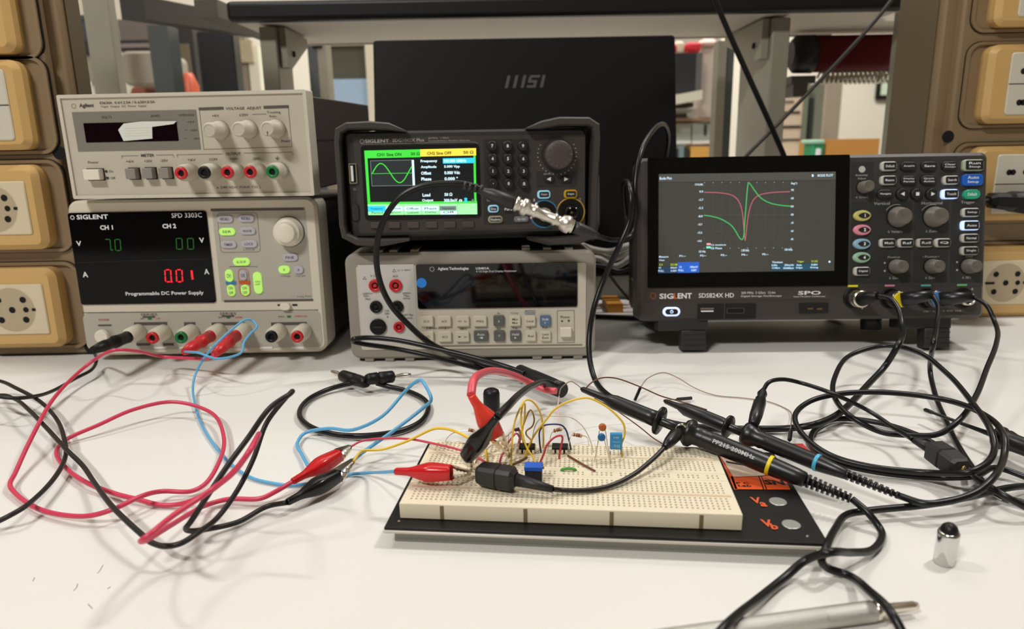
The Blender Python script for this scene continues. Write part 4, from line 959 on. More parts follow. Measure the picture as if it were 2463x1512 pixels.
# left background
def simple(name, label, cat, boxes, bev=.0, group=None):
    m = MB()
    for (mm, x0, y0, x1, y1, Y, D) in boxes: bxp(m, x0, y0, x1, y1, Y, D, mm, bev)
    o = m.build(name); return tag(o, label, cat, group)
grey_t = mat('taupe_grey_panel', (116, 106, 98), .6); dk_t = mat('dark_panel', (44, 42, 42), .6)
S = thing('rear_bench', 'far grey laboratory bench beyond the laptop and posts', 'bench', (0, 2, -.9))
m = MB(mat('far_bench_grey', (170, 165, 156), .6)); m.box(-1.9, 1.26, -.04, 2.1, 2.72, 0, .003); m.build('bench_top', S, True)
for x in (-1.7, 1.9):
    for y in (1.36, 2.6): m = MB(leg); m.box(x - .03, y - .03, -.9, x + .03, y + .03, -.04); m.build('bench_leg', S, True)
simple('wall_cabinet', 'taupe wall cabinet with dark base seen between the left posts', 'cabinet', [(grey_t, 285, 46, 376, 96, 2.0, .3), (dk_t, 285, 96, 380, 104, 2.0, .3), (mat('pinkish_grey', (140, 126, 122), .6), 285, 104, 380, 114, 1.99, .31), (mat('green_grey_shade', (92, 88, 78), .6), 285, 114, 350, 124, 2.0, .3)])
m = MB(mat('pale_taupe_shell', (158, 148, 132), .5, noise=.05))
x0, x1, z0, z1 = (py_(292, 165, 1.8).x, py_(388, 165, 1.8).x, py_(340, 206, 1.8).z, py_(340, 122, 1.8).z)
m.rr(x0, z0, x1, z1, .018, 1.8, 1.95, 6, cham=.006); tag(m.build('equipment_housing'), 'rounded taupe equipment housing seen between the two left posts', 'equipment')
m = MB(mat('terracotta_shell', (150, 84, 66), .5)); x0, x1, z0, z1 = (py_(312, 230, 1.9).x, py_(396, 230, 1.9).x, 0.0, py_(350, 205, 1.9).z)
m.rr(x0, z0, x1, z1, .02, 1.9, 2.0, 6, cham=.006); tag(m.build('storage_bin'), 'terracotta bin under the taupe housing, half hidden by the upper power supply', 'bin')
m = MB(mat('black_monitor_shell', (18, 18, 20), .4)); x0, x1, z0, z1 = (py_(478, 150, 1.7).x, py_(566, 150, 1.7).x, .03, py_(520, 74, 1.7).z)
m.rr(x0, z0, x1, z1, .008, 1.7, 1.74, 4, cham=.003); m.use(dk_t); m.box((x0 + x1) / 2 - .02, 1.74, 0, (x0 + x1) / 2 + .02, 1.76, z0 + .1); m.box((x0 + x1) / 2 - .05, 1.68, 0, (x0 + x1) / 2 + .05, 1.80, .008); tag(m.build('monitor'), 'black monitor standing far behind the upper left power supply', 'monitor')
simple('wall_cabinet', 'tall narrow dark cabinet left of the black monitor', 'cabinet', [(dk_t, 420, 62, 478, 360, 2.1, .2), (mat('olive_strip', (110, 100, 76), .6), 431, 105, 456, 180, 2.09, .02)])
m = MB(mat('red_orange_bottle', (196, 84, 52), .4)); q = py_(453, 176, 1.9); p = Vector((q.x, 1.9, 0)); m.lathe([(0, .022), (q.z - p.z - .03, .022), (q.z - p.z - .01, .014), (q.z - p.z, .010)], (p.x, 1.9, p.z), (0, 0, 1), 20); tag(m.build('bottle'), 'red-orange bottle beside the black monitor', 'bottle')
simple('white_board', 'cream panel strip seen right of the black monitor', 'panel', [(mat('soft_tan', (140, 128, 108), .6), 566, 84, 602, 360, 2.2, .03), (mat('blotchy_cream', (196, 180, 146), .6, noise=.3), 570, 96, 606, 150, 2.19, .02), (mat('bright_cream', (226, 222, 200), .6), 606, 110, 630, 360, 2.2, .04)])
simple('switch_box', 'dark grey boxes on a cream pillar between left column and first post', 'box', [(steel_d, 176, 36, 208, 48, 1.6, .1), (mat('slate', (66, 68, 72), .6), 180, 50, 212, 98, 1.6, .1), (dk_t, 186, 98, 216, 128, 1.59, .12), (mat('cream_pillar', (148, 142, 124), .6), 190, 130, 226, 196, 1.6, .1), (mat('bright_cream', (226, 222, 200), .6), 198, 196, 232, 360, 1.6, .1)])
# window bay with grey board and blue panel
frame_m = mat('cream_window_frame', (222, 212, 188), .6)
S = thing('partition_screen', 'cream framed screen with grey upper board and blue speckled cloth left of laptop', 'screen', (py_(840, 200, 2.3).x, 2.3, -.1))
m = MB(frame_m); bxp(m, 780, 96, 912, 108, 2.3, .04); bxp(m, 886, 90, 921, 420, 2.29, .05); m.build('frame', S, True)
m = MB(mat('grey_board', (84, 82, 68), .7)); bxp(m, 770, 106, 890, 192, 2.32, .02); m.build('board', S, True)
cl = mat('blue_speckled_cloth', (140, 172, 200), .9)
nt = cl.node_tree; n = nt.nodes.new('ShaderNodeTexNoise'); n.inputs['Scale'].default_value = 180; n.inputs['Detail'].default_value = 2
rp = nt.nodes.new('ShaderNodeValToRGB'); rp.color_ramp.elements[0].position = .4; rp.color_ramp.elements[0].color = (lin(110), lin(146), lin(182), 1); rp.color_ramp.elements[1].position = .6; rp.color_ramp.elements[1].color = (lin(205), lin(226), lin(244), 1)
nt.links.new(n.outputs['Fac'], rp.inputs[0]); nt.links.new(rp.outputs[0], nt.nodes['Principled BSDF'].inputs['Base Color'])
m = MB(cl); bxp(m, 770, 190, 890, 420, 2.31, .04); m.build('cloth_panel', S, True)

# right background: small shelving
Ys = 1.9
S = thing('shelving_unit', 'small pale shelving unit between the laptop and the right posts', 'shelving', (py_(1660, 300, Ys).x, Ys, 0))
pkp = mat('pinkish_cream_panel', (190, 176, 164), .6)
m = MB(pkp); bxp(m, 1690, 108, 1722, 284, Ys, .2); m.use(mat('tan_shelf_edge', (170, 140, 110), .6)); bxp(m, 1714, 292, 1722, 500, Ys, .3); m.build('side_panel', S, True)
m = MB(mat('tan_shelf_edge', (170, 140, 110), .6)); bxp(m, 1540, 284, 1722, 292, Ys, .3); m.build('shelf', S, True)
m = MB(mat('pale_back_panel', (196, 192, 180), .7)); bxp(m, 1540, 60, 1725, 520, Ys + .32, .02); m.build('back_panel', S, True)
m = MB(mat('clear_drawer_plastic', (160, 166, 156), .3)); bxp(m, 1618, 298, 1662, 338, Ys, .2); m.use(print_w); bxp(m, 1618, 338, 1662, 346, Ys - .003, .01); m.build('drawer', S, True)
m = MB(mat('clear_drawer_plastic', (160, 166, 156), .3)); bxp(m, 1665, 298, 1714, 338, Ys, .2); m.use(print_w); bxp(m, 1665, 338, 1714, 346, Ys - .003, .01); m.use(dk_t); bxp(m, 1694, 300, 1700, 325, Ys - .003, .01); m.build('drawer', S, True)
simple('monitor', 'dark screen seen right of the laptop lid', 'monitor', [(mat('dark_slate_screen', (40, 40, 42), .4), 1560, 128, 1674, 226, Ys - .05, .02), (mat('grey_bezel', (92, 88, 88), .5), 1674, 126, 1688, 222, Ys - .05, .02)])
rd = mat('bright_red_plastic', (206, 34, 44), .5)
simple('parts_bag', 'red and white bag on top of the shelving, next to the laptop lid', 'bag', [(rd, 1560, 104, 1630, 128, Ys - .02, .05), (mat('pale_cream', (226, 206, 180), .6), 1622, 98, 1648, 130, Ys - .015, .05)], .008)
simple('parts_bag', 'red bag with white end on top of the shelving, farther from the laptop', 'bag', [(rd, 1652, 100, 1688, 126, Ys - .02, .05), (mat('pale_pink', (230, 196, 186), .6), 1688, 92, 1724, 108, Ys - .02, .05)], .008)
m = MB(mat('cream_tray', (214, 208, 188), .5)); a, b = py_(1596, 238, Ys - .1), py_(1682, 222, Ys - .1)
m.loft([[(p.x, p.y - .03, p.z - .018), (p.x, p.y + .1, p.z - .018), (p.x, p.y + .1, p.z + .004), (p.x, p.y - .03, p.z + .004)] for p in (a, b)], True, True, False); tag(m.build('plastic_tray'), 'cream plastic tray tilted below the dark screen', 'tray')
simple('component_box', 'pale grey box with black parts inside, on the upper shelf', 'box', [(mat('pale_grey_box', (170, 170, 160), .5), 1600, 262, 1674, 281, Ys - .02, .1), (dk_t, 1619, 274, 1652, 283, Ys - .025, .01), (dk_t, 1600, 247, 1668, 258, Ys - .03, .08)])
simple('component_box', 'amber yellow box at the foot of the shelving', 'box', [(mat('amber_plastic', (224, 170, 84), .5), 1660, 352, 1713, 440, Ys - .02, .1)])
simple('component_box', 'black and teal box beside the amber one at the foot of the shelving', 'box', [(dk_t, 1600, 358, 1656, 440, Ys - .02, .1), (mat('teal_plastic', (120, 140, 140), .5), 1632, 350, 1644, 440, Ys - .025, .1)])
# right background beyond the right posts
S = thing('red_roller_case', 'dark red roller case with black end cap under the shelf at right', 'roller case', (py_(2020, 130, 1.15).x, 1.15, .2))
Yt = 1.15; zc = py_(2020, 129, Yt).z; r_ = (py_(2020, 84, Yt).z - py_(2020, 173, Yt).z) / 2
m = MB(mat('dark_red_vinyl', (92, 14, 22), .6, noise=.1, spec=.25)); x0 = py_(1950, 130, Yt).x; m.lathe([(0, r_), (.32, r_)], (x0, Yt, zc), (1, 0, 0), 40); m.build('tube', S, True)
m = MB(black_p); xa = py_(1900, 130, Yt).x; m.lathe([(0, r_ * .7), (.008, r_ * 1.03), (x0 - xa + .002, r_ * 1.05)], (xa, Yt, zc), (1, 0, 0), 32)
m.use(mat('mid_grey_plastic', (84, 80, 80), .4)); bxp(m, 1904, 182, 1962, 200, Yt - r_ * .4, .04); bxp(m, 1908, 200, 1942, 232, Yt - r_ * .3, .035); m.build('end_cap', S, True)
m = MB(mat('silver_spring_wire', (190, 184, 172), .3, metal=.8)); zsn = py_(2060, 186, 1.12).z; xa, xb = py_(1972, 186, 1.12).x, py_(2150, 186, 1.12).x; R_ = .0085; N = 192
m.tube([(xa + (xb - xa) * k / N, 1.12 + R_ * math.cos(k * 2 * math.pi / 12.0), zsn + R_ * math.sin(k * 2 * math.pi / 12.0)) for k in range(N + 1)], .0019, 6); tag(m.build('coil_spring'), 'silver coil spring hanging under the dark red roller case', 'spring')
simple('drawer_cabinet', 'pale drawer cabinet with dark gaps between the right posts', 'cabinet', [(mat('pale_cream', (206, 200, 180), .6), 1870, 190, 1926, 520, 2.2, .3), (dk_t, 1880, 268, 1925, 273, 2.195, .01), (dk_t, 1880, 302, 1926, 308, 2.195, .01), (dk_t, 1880, 334, 1926, 338, 2.195, .01), (grey_t, 1880, 242, 1910, 247, 2.195, .01), (mat('sage_strip', (120, 124, 108), .6), 1926, 200, 1936, 520, 2.19, .3), (mat('deep_green_strip', (40, 52, 44), .6), 1938, 236, 1952, 520, 2.2, .2), (mat('sage_strip', (120, 124, 108), .6), 1952, 200, 1972, 520, 2.19, .3)])
simple('door_panel', 'taupe door edge left of the cream wall at right', 'door panel', [(mat('taupe_door', (150, 136, 118), .7), 1974, 190, 2012, 560, 2.6, .04)])
S = thing('picture_frame', 'small black picture frame on the far cream wall at right', 'picture', py_(2125, 218, 4.18))
m = MB(black_p); bxp(m, 2112, 150, 2180, 238, 4.17, .02); m.build('frame', S, True)
m = MB(mat('pale_green_print', (200, 216, 190), .6)); bxp(m, 2122, 158, 2172, 228, 4.165, .004); m.build('print', S, True)
simple('cardboard_box', 'long orange cardboard box standing behind the oscilloscope', 'box', [(mat('orange_cardboard', (198, 140, 66), .7), 1985, 334, 2112, 420, 1.6, .15)])
simple('plastic_cup', 'small green and white cup left of the orange cardboard box', 'cup', [(mat('emerald_plastic', (40, 150, 100), .4), 1954, 346, 1982, 370, 1.6, .05), (mat('mint_plastic', (160, 206, 180), .4), 1952, 336, 1985, 346, 1.595, .06), (print_w, 1962, 357, 1974, 420, 1.594, .04)], .003)

p = py_(2378, 482, Yr - .035); a0 = .0095
S = thing('mains_plug', 'black mains plug in the right socket column beside the oscilloscope', 'plug', (p.x + .03, Yr - .035, p.z))
m = MB(black_p); R = []
for dx, hw_, hd in ((0, .004, .006), (.004, .0075, .010), (.016, .0085, .012), (.022, .0085, .012), (.030, .0105, .016), (.055, .0115, .0165), (.060, .0095, .014)):
    R.append([(p.x + dx, Yr - .034 + sy * hd, p.z - dx * .08 + sz * hw_) for sy, sz in ((-1, -.6), (-.7, -1), (.7, -1), (1, -.6), (1, .6), (.7, 1), (-.7, 1), (-1, .6))])
m.loft(R, True, True, False); m.build('plug_body', S, True)
m = MB(steel)
for dz in (-.005, .005): m.lathe([(0, .002), (.018, .002)], (p.x + .045, Yr - .018, p.z + dz), (0, 1, 0), 10)
m.build('plug_pin', S, True)
m = MB(black_p); m.tube(crom([(p.x + .004, Yr - .034, p.z), (p.x - .01, Yr - .036, p.z - .004), (p.x - .03, Yr - .028, p.z - .04), (p.x - .03, Yr - .022, p.z - .085), (p.x - .02, Yr - .03, .004)], 8), .0030, 8); m.build('flex', S, True)
# ================================================================ foreground helpers
CP = []
def Z(l): return [pz(a, b, c) for a, b, c in l]
def online(P0, P1, px):
    """point of the 3-D line P0-P1 seen at picture column px"""
    lo, hi = -.2, 1.2
    def X(t):
        d = P0 + (P1 - P0) * t - CO; return PW / 2 + FPX * d.dot(RT) / d.dot(FWD)
    for _ in range(50):
        mid = (lo + hi) / 2
        if (X(mid) < px) == (X(1) > X(0)): lo = mid
        else: hi = mid
    return P0 + (P1 - P0) * lo
def pxr(p, n): return n * (p - CO).dot(FWD) / FPX
def turned(m, P0, P1, prof, sides=20):
    """body of revolution given as (picture column, half thickness in picture units)"""
    ax = (P1 - P0).normalized(); pr = []
    for px, n in prof:
        p = online(P0, P1, px); pr.append(((p - P0).dot(ax), pxr(p, n)))
    m.lathe(pr, P0, ax, sides)
def seg_path(m, a, b, r0, r1=None, sides=12): m.tube([a, b], [r0, r1 if r1 is not None else r0], sides)
pinkm = mat('pink_rubber_cable', (206, 56, 86), .38); blackc = mat('soft_black_cable', (34, 29, 26), .45, spec=.35); blkg = mat('glossy_black_cable', (15, 14, 14), .34, spec=.4)
bluec = mat('light_blue_wire', (92, 168, 212), .4); yel = mat('yellow_wire', (236, 196, 50), .45); redb = mat('glossy_red_boot', (198, 22, 28), .22); orb = mat('orange_red_boot', (222, 62, 44), .25); blkb = mat('glossy_black_boot', (12, 11, 12), .22, spec=.4)
brownw = mat('brown_wire', (112, 66, 40), .5); whitew = mat('white_wire', (232, 224, 208), .5); thinw = mat('bare_copper_wire', (150, 122, 104), .45)

def clip(par, rear, front, tip, bm_, wide=.0062, open_=.0022):
    """crocodile clip: soft boot, two toothed jaws"""
    d = (front - rear); L = d.length; t = d.normalized(); side = t.cross(Vector((0, 0, 1))).normalized(); up = side.cross(t)
    m = MB(bm_); R = []
    se = lambda q: math.copysign(abs(q) ** .62, q)
    for f, w_, h in ((0, .30, .30), (.02, .36, .36), (.22, .40, .42), (.30, .50, .50), (.42, .78, .70), (.56, .98, .92), (.62, 1.0, .96), (.70, .98, .95), (.97, .76, .80), (1.0, .72, .76), (1.0, .62, .64), (.97, .58, .6)):
        c = rear + d * f; R.append([c + side * se(math.cos(2 * math.pi * k / 24)) * wide * w_ * .92 + up * se(math.sin(2 * math.pi * k / 24)) * wide * h * .88 for k in range(24)])
    m.loft(R); b = m.build('clip_boot', par, True)
    d2 = tip - front; L2 = d2.length; t2 = d2.normalized(); s2 = t2.cross(Vector((0, 0, 1))).normalized(); u2 = s2.cross(t2)
    for e in (-1, 1):
        m = MB(steel); top, bot = [], []
        n = 9
        for k in range(n + 1):
            f = k / n; o_ = open_ * (1 - f) + .0003; w_ = .0030 * (1 - .55 * f)
            c = front + d2 * f + u2 * e * o_; tooth = .0006 if k % 2 else 0
            top.append([c + s2 * w_ + u2 * e * .0012, c - s2 * w_ + u2 * e * .0012, c - s2 * w_ - u2 * e * (tooth - .0003), c + s2 * w_ - u2 * e * (tooth - .0003)])
        m.loft(top, True, True, False); m.build('jaw', par, True)
def tubep(par, name, pts, r, mm, n=8, sides=10):
    CP.append((par.name + '/' + name, crom(pts, n), r))
    m = MB(mm); m.tube(crom(pts, n), r, sides); return m.build(name, par, True)
def plug(par, p, end, mm, r=.0052):
    d = end - p; m = MB(mm); L = d.length
    m.lathe([(-.002, r * .8), (0, r), (L * .25, r), (L * .27, r * 1.1), (L * .36, r * 1.1), (L * .38, r * .95), (L * .6, r * .9), (L * .62, r * .98), (L * .7, r * .95), (L, r * .62)], p, d, 18); m.build('plug', par, True)

# ---- pink lead with red plug and red clip
e = POSTS['e'] + Vector((0, -.001, 0)); ee = e + Vector((-.002, -.040, -.004))
rear, front, tip = pz(703, 1158, .0075), pz(815, 1094, .010), pz(842, 1075, .010)
S = thing('test_lead', 'pink test lead with red banana plug and red crocodile clip, looping over the worktop', 'test lead', Vector((ee.x, ee.y, 0)), 'test leads on the worktop')
plug(S, e, ee, red_p)
path = [ee] + Z([(503, 861, .020), (448, 861, .016), (389, 857, .016), (320, 843, .036), (275, 842, .040), (220, 870, .028), (137, 948, .020), (73, 1058, .012), (37, 1136, .005), (24, 1165, .004), (37, 1186, .003), (92, 1223, .003), (160, 1239, .004), (220, 1239, .006), (275, 1223, .009), (339, 1193, .010), (389, 1181, .006), (458, 1181, .004), (490, 1166, .004), (526, 1113, .006), (538, 1049, .006), (503, 989, .008), (412, 966, .012), (320, 985, .012), (238, 1021, .008), (160, 1056, .004), (137, 1081, .002), (156, 1122, .003), (206, 1159, .004), (275, 1186, .003), (330, 1200, .003), (389, 1214, .002), (435, 1211, .003), (480, 1195, .010), (526, 1166, .022), (581, 1110, .036), (616, 1055, .047), (622, 1044, .051), (618, 1052, .056), (600, 1085, .056), (560, 1137, .046), (503, 1181, .038), (421, 1236, .036), (366, 1280, .037), (345, 1296, .035), (339, 1301, .030), (350, 1299, .025), (412, 1262, .015), (458, 1234, .009), (499, 1213, .004), (549, 1200, .003), (627, 1198, .004), (664, 1181, .006)]) + [rear]
tubep(S, 'lead', path, .00135, pinkm)
clip(S, rear, front, tip, redb, wide=.0056)
# ---- black lead
a = POSTS['a'] + Vector((0, -.001, 0)); aa = a + Vector((-.003, -.045, .002))
rear, front, tip = pz(690, 1208, .0075), pz(812, 1143, .0085), pz(850, 1108, .010)
S = thing('test_lead', 'dark brown-black test lead with black banana plug and black crocodile clip', 'test lead', Vector((aa.x, aa.y, 0)), 'test leads on the worktop')
plug(S, a, aa, black_p)
path = [aa] + Z([(232, 868, .009), (220, 889, .008), (183, 909, .008), (128, 939, .010), (92, 951, .014), (37, 957, .02), (-20, 950, .022), (-56, 930, .022), (-48, 908, .02), (0, 916, .018), (37, 932, .017), (92, 962, .012), (133, 1003, .008), (153, 1049, .0085), (158, 1095, .0068), (137, 1140, .0065), (92, 1191, .0072), (37, 1232, .009), (-40, 1265, .004), (-140, 1240, .003), (-190, 1120, .003), (-150, 1010, .003), (-70, 965, .006), (0, 950, .010), (37, 960, .012), (69, 985, .014), (114, 1031, .012), (160, 1081, .011), (197, 1117, .008), (229, 1163, .009), (275, 1223, .014), (339, 1283, .013), (366, 1305, .012), (398, 1313, .012), (435, 1306, .013), (480, 1278, .014), (526, 1241, .012), (572, 1177, .02), (609, 1104, .032), (641, 1017, .046), (680, 965, .058), (700, 943, .064), (696, 948, .068), (650, 980, .064), (595, 1055, .050), (549, 1117, .040), (503, 1186, .030), (458, 1255, .018), (447, 1271, .013), (457, 1276, .010), (503, 1271, .005), (572, 1255, .003), (641, 1218, .004)]) + [rear]
tubep(S, 'lead', path, .0014, blackc)
clip(S, rear, front, tip, blkb, wide=.0056)
# ---- light blue lead
d = POSTS['d'] + Vector((0, -.001, 0)); dd = d + Vector((-.003, -.042, -.001))
rear, front, tip = pz(950, 1133, .0245), pz(1085, 1136, .0265), pz(1130, 1138, .0225)
S = thing('test_lead', 'light blue thin lead with red banana plug, its red clip lying on the breadboard', 'test lead', Vector((dd.x, dd.y, 0)), 'test leads on the worktop')
plug(S, d, dd, red_p)
path = [dd] + Z([(480, 849, .034), (520, 862, .030), (555, 858, .030), (582, 846, .032), (586, 825, .038), (600, 805, .042), (618, 783, .046), (606, 771, .05), (592, 768, .052), (560, 790, .046), (520, 827, .036), (490, 862, .024), (470, 900, .012), (464, 930, .006), (469, 971, .003), (485, 1021, .0015), (517, 1072, .0015), (563, 1122, .0015), (609, 1150, .0015), (654, 1161, .0015), (700, 1166, .0015), (770, 1158, .0015), (838, 1141, .0015), (880, 1137, .003), (925, 1135, .018)]) + [rear]
tubep(S, 'lead', path, .00095, bluec)
clip(S, rear, front, tip, redb, wide=.0054)
# ---- second blue jumper held by the black clip
cable('jumper_wire', Z([(742, 1122, .004), (727, 1095, .003), (715, 1066, .003), (735, 1040, .004), (790, 1030, .008), (850, 1033, .012), (920, 1000, .022), (975, 940, .036), (1000, 918, .044), (1012, 914, .046), (1022, 925, .045), (1037, 960, .038), (1022, 977, .032), (940, 1040, .018), (880, 1082, .011), (850, 1106, .010)]), .00115, bluec, 'light blue jumper wire with a raised bend, ending in the black clip', 'wire', n=6)

# ================================================================ breadboard on its plate
BM = Matrix.Translation((.0251, .3147, .0185)) @ Matrix.Rotation(math.radians(-5.995), 4, 'Z'); BI = BM.inverted()
board_m = mat('ivory_breadboard_plastic', (228, 217, 190), .5, noise=.03, nscale=20)
W2, DD = .0838, .0775
plate_z = .0100
def bl(px, py, z=.0185): return BI @ pz(px, py, z)
fl, fr, rl = bl(921, 1274, plate_z), bl(1990, 1300, plate_z), bl(1028, 1066, plate_z)
px0, px1, pyf, pyr = (fl.x + rl.x) / 2, fr.x, (fl.y + fr.y) / 2, rl.y
PMt = BM @ Matrix.Translation((0, 0, -.0085))
S = thing('base_plate', 'black metal base plate with pale rim and orange lettering under the breadboard', 'plate', PMt)
m = MB(mat('satin_black_plate', (22, 20, 19), .4, noise=.15, nscale=300, spec=.25)); m.box(px0, pyf, -.0015, px1, pyr, 0, .0004)
m.build('plate_top', S)
m = MB(mat('pale_aluminium_rim', (196, 190, 178), .4, metal=.3)); m.box(px0 - .0004, pyf - .0008, -.0030, px1 + .0004, pyr + .0004, -.0015, .0004)
m.build('plate_rim', S)
m = MB(mat('grey_aluminium_fold', (150, 150, 142), .4, metal=.4)); m.box(px0 + .004, pyf + .004, -.0098, px1 - .004, pyr - .004, -.003); m.build('plate_underside', S)
om = mat('orange_silkscreen', (214, 84, 36), .5); tanp = mat('washed_photo_print', (206, 184, 160), .6, noise=.25, nscale=120)
def hq(m, mm, pts, z=.0102):
    m.use(mm); q = [PMt.inverted() @ pz(a, b, plate_z) for a, b in pts]; m.quad([(p.x, p.y, z - plate_z) for p in q])
def htext(m, mm, t, px, py, w_, h, rot=0, bold=.03, sh=0.0, Mi=None, zt=plate_z):
    vs, fs, xa, xb, ya, yb = text_geo(t, bold); m.use(mm); c = (Mi or PMt.inverted()) @ pz(px, py, zt); ca, sa = math.cos(rot), math.sin(rot); V = []
    for x, y in vs:
        u = (x - (xa + xb) / 2) / (xb - xa) * w_; v_ = (y - (ya + yb) / 2) / (yb - ya) * h; V.append(m.v((c.x + u * ca - v_ * sa, c.y + u * sa + v_ * ca, c.z + .0004)))
    for f in fs: m.face([V[i] for i in f])
m = MB(om)
hq(m, om, [(1722, 1078), (1738, 1078), (1774, 1178), (1766, 1178)], .0103); hq(m, om, [(1724, 1084), (1800, 1085), (1805, 1097), (1730, 1096)], .0103)
hq(m, om, [(1757, 1146), (1884, 1144), (1901, 1178), (1768, 1177)], .0103)
hq(m, tanp, [(1731, 1097), (1800, 1095), (1876, 1132), (1874, 1141), (1764, 1149)], .0104) if False else None
m.use(tanp); q = [PMt.inverted() @ pz(a, b, plate_z) for a, b in [(1731, 1097), (1790, 1096), (1870, 1128), (1880, 1141), (1820, 1147), (1764, 1149)]]; m.face([m.v((p.x, p.y, .0007)) for p in q])
hq(m, black_p, [(1745, 1111), (1852, 1131), (1853, 1134), (1748, 1115)], .0109)
hq(m, black_p, [(1823, 1146), (1826, 1146), (1838, 1178), (1835, 1178)], .0106); hq(m, black_p, [(1830, 1146), (1832, 1146), (1845, 1178), (1842, 1178)], .0106)
htext(m, black_p, 'SN', 1862, 1161, .0105, .0060, bold=.05); htext(m, black_p, 'P C', 1786, 1163, .007, .0022); htext(m, black_p, 'Lab', 1791, 1169, .007, .0024)
htext(m, om, 'V', 1818, 1204, .0050, .0066, bold=.03); htext(m, om, 'a', 1836, 1214, .0034, .0046, bold=.03); htext(m, om, 'V', 1844, 1259, .0050, .0068, bold=.03); htext(m, om, 'b', 1862, 1267, .0034, .0056, bold=.03); 
m.build('printed_label', S)
for cx, cy in ((1871, 1207), (1903, 1262)):
    p = PMt.inverted() @ pz(cx, cy, plate_z); m = MB(mat('satin_steel_disc', (176, 178, 172), .35, metal=.7)); m.lathe([(0, .0045), (.0004, .0045), (.0006, .0040)], (p.x, p.y, 0), (0, 0, 1), 32); m.build('steel_disc', S)
for x in (px0 + .006, px1 - .008):
    for y in (pyf + .006,):
        m = MB(steel); m.lathe([(0, .0008), (.0003, .0006)], (x, y, 0), (0, 0, 1), 12); m.build('rivet', S)
# board
S = thing('breadboard', 'ivory solderless breadboard lying on the black base plate', 'breadboard', BM)
m = MB(board_m)
m.box(-W2, 0, -.0084, W2, .0349, 0, .0004); m.box(-W2, .0351, -.0084, W2, .0429, 0, .0004); m.box(-W2, .0431, -.0084, W2, DD, 0, .0004)
m.use(mat('breadboard_groove', (214, 196, 164), .6))
for y in (.0183, .0603): m.quad([(-W2 + .002, y - .0012, .0001), (W2 - .002, y - .0012, .0001), (W2 - .002, y + .0012, .0001), (-W2 + .002, y + .0012, .0001)])
m.use(mat('pink_bus_line', (232, 170, 150), .6)); 
m.quad([(-W2 + .002, .0178, .00015), (W2 - .002, .0178, .00015), (W2 - .002, .0180, .00015), (-W2 + .002, .0180, .00015)])
m.use(mat('brown_notch', (120, 104, 76), .7))
for px in (1063, 1265, 1470, 1680):
    x = bl(px, 1230, .0145).x; m.quad([(x - .001, -.0001, -.0080), (x + .001, -.0001, -.0080), (x + .001, -.0001, -.0008), (x - .001, -.0001, -.0008)])
m.build('body', S)
m = MB(mat('breadboard_contact_hole', (172, 160, 134), .8))
ys = [.0050 + k * .00254 for k in range(5)] + [.0213 + k * .00254 for k in range(5)] + [.0377, .0402] + [.0468 + k * .00254 for k in range(5)] + [.0638 + k * .00254 for k in range(5)]
for r_, y in enumerate(ys):
    for c_ in range(63):
        if r_ in (10, 11) and c_ % 6 == 5: continue
        x = (c_ - 31) * .00254; h = .00048
        m.quad([(x - h, y - h, .0002), (x + h, y - h, .0002), (x + h, y + h, .0002), (x - h, y + h, .0002)])
m.build('contact_holes', S)

def bar(l, z=.0185):
    """wire on the board: both ends in the board, the rest at depths between them"""
    a, b = pz(l[0][0], l[0][1], z), pz(l[-1][0], l[-1][1], z); n = len(l) - 1; out = [a - Vector((0, 0, .002))]
    for i, (x, y) in enumerate(l):
        if i == 0: out.append(a + Vector((0, 0, .0005))); continue
        if i == n: out.append(b + Vector((0, 0, .0005))); continue
        out.append(py_(x, y, a.y + (b.y - a.y) * i / n))
    out.append(b - Vector((0, 0, .002))); return out
G = 'wires on the breadboard'
def wire(l, r, mm, lab): return cable('jumper_wire', bar(l), r, mm, lab, 'wire', n=6, sides=7, group=G)
wire([(1230, 1134), (1231, 1071), (1238, 1015), (1255, 974), (1264, 962), (1279, 964), (1296, 985), (1305, 1018), (1307, 1061), (1306, 1076)], .00055, yel, 'yellow jumper wire, tall narrow arch beside the blue trimmer')
wire([(1289, 1121), (1283, 1101), (1268, 1078), (1259, 1052), (1253, 1015), (1257, 975), (1262, 970), (1262, 1000), (1256, 1040), (1259, 1066)], .00055, yel, 'yellow jumper wire, hairpin bend running down behind the blue trimmer')
wire([(1264, 1097), (1277, 1061), (1296, 1030), (1315, 1007), (1333, 985), (1361, 968), (1399, 957), (1417, 957), (1455, 975), (1483, 998), (1500, 1020), (1502, 1045), (1494, 1071), (1496, 1099)], .0006, yel, 'yellow jumper wire, widest arch, ending beside the blue film capacitor')
wire([(1247, 1066), (1276, 985), (1285, 1007), (1280, 1025), (1266, 1036), (1266, 1045), (1277, 1058), (1276, 1068)], .0005, mat('ochre_wire', (178, 142, 50), .5), 'ochre jumper wire kinked behind the left chip')
wire([(1201, 1123), (1205, 1099), (1216, 1074), (1231, 1052), (1242, 1042), (1250, 1052), (1250, 1066)], .0006, mat('rose_wire', (206, 80, 108), .5), 'rose jumper wire left of the tall yellow arch')
wire([(1139, 1117), (1148, 1100), (1175, 1074), (1212, 1052), (1230, 1036), (1246, 1032), (1252, 1050)], .0008, whitew, 'white jumper wire rising from the black clip')
wire([(1301, 1088), (1298, 1061), (1298, 1037), (1307, 1024), (1324, 1020), (1350, 1022), (1361, 1033), (1368, 1056), (1373, 1080)], .0005, mat('navy_wire', (36, 66, 112), .5), 'navy blue jumper wire arched over the right chip')
wire([(1297, 1121), (1309, 1089), (1315, 1071), (1333, 1052), (1348, 1047), (1353, 1052), (1349, 1075), (1345, 1103)], .0006, mat('dark_red_wire', (190, 50, 62), .5), 'dark red jumper wire from the blue trimmer to the right chip')
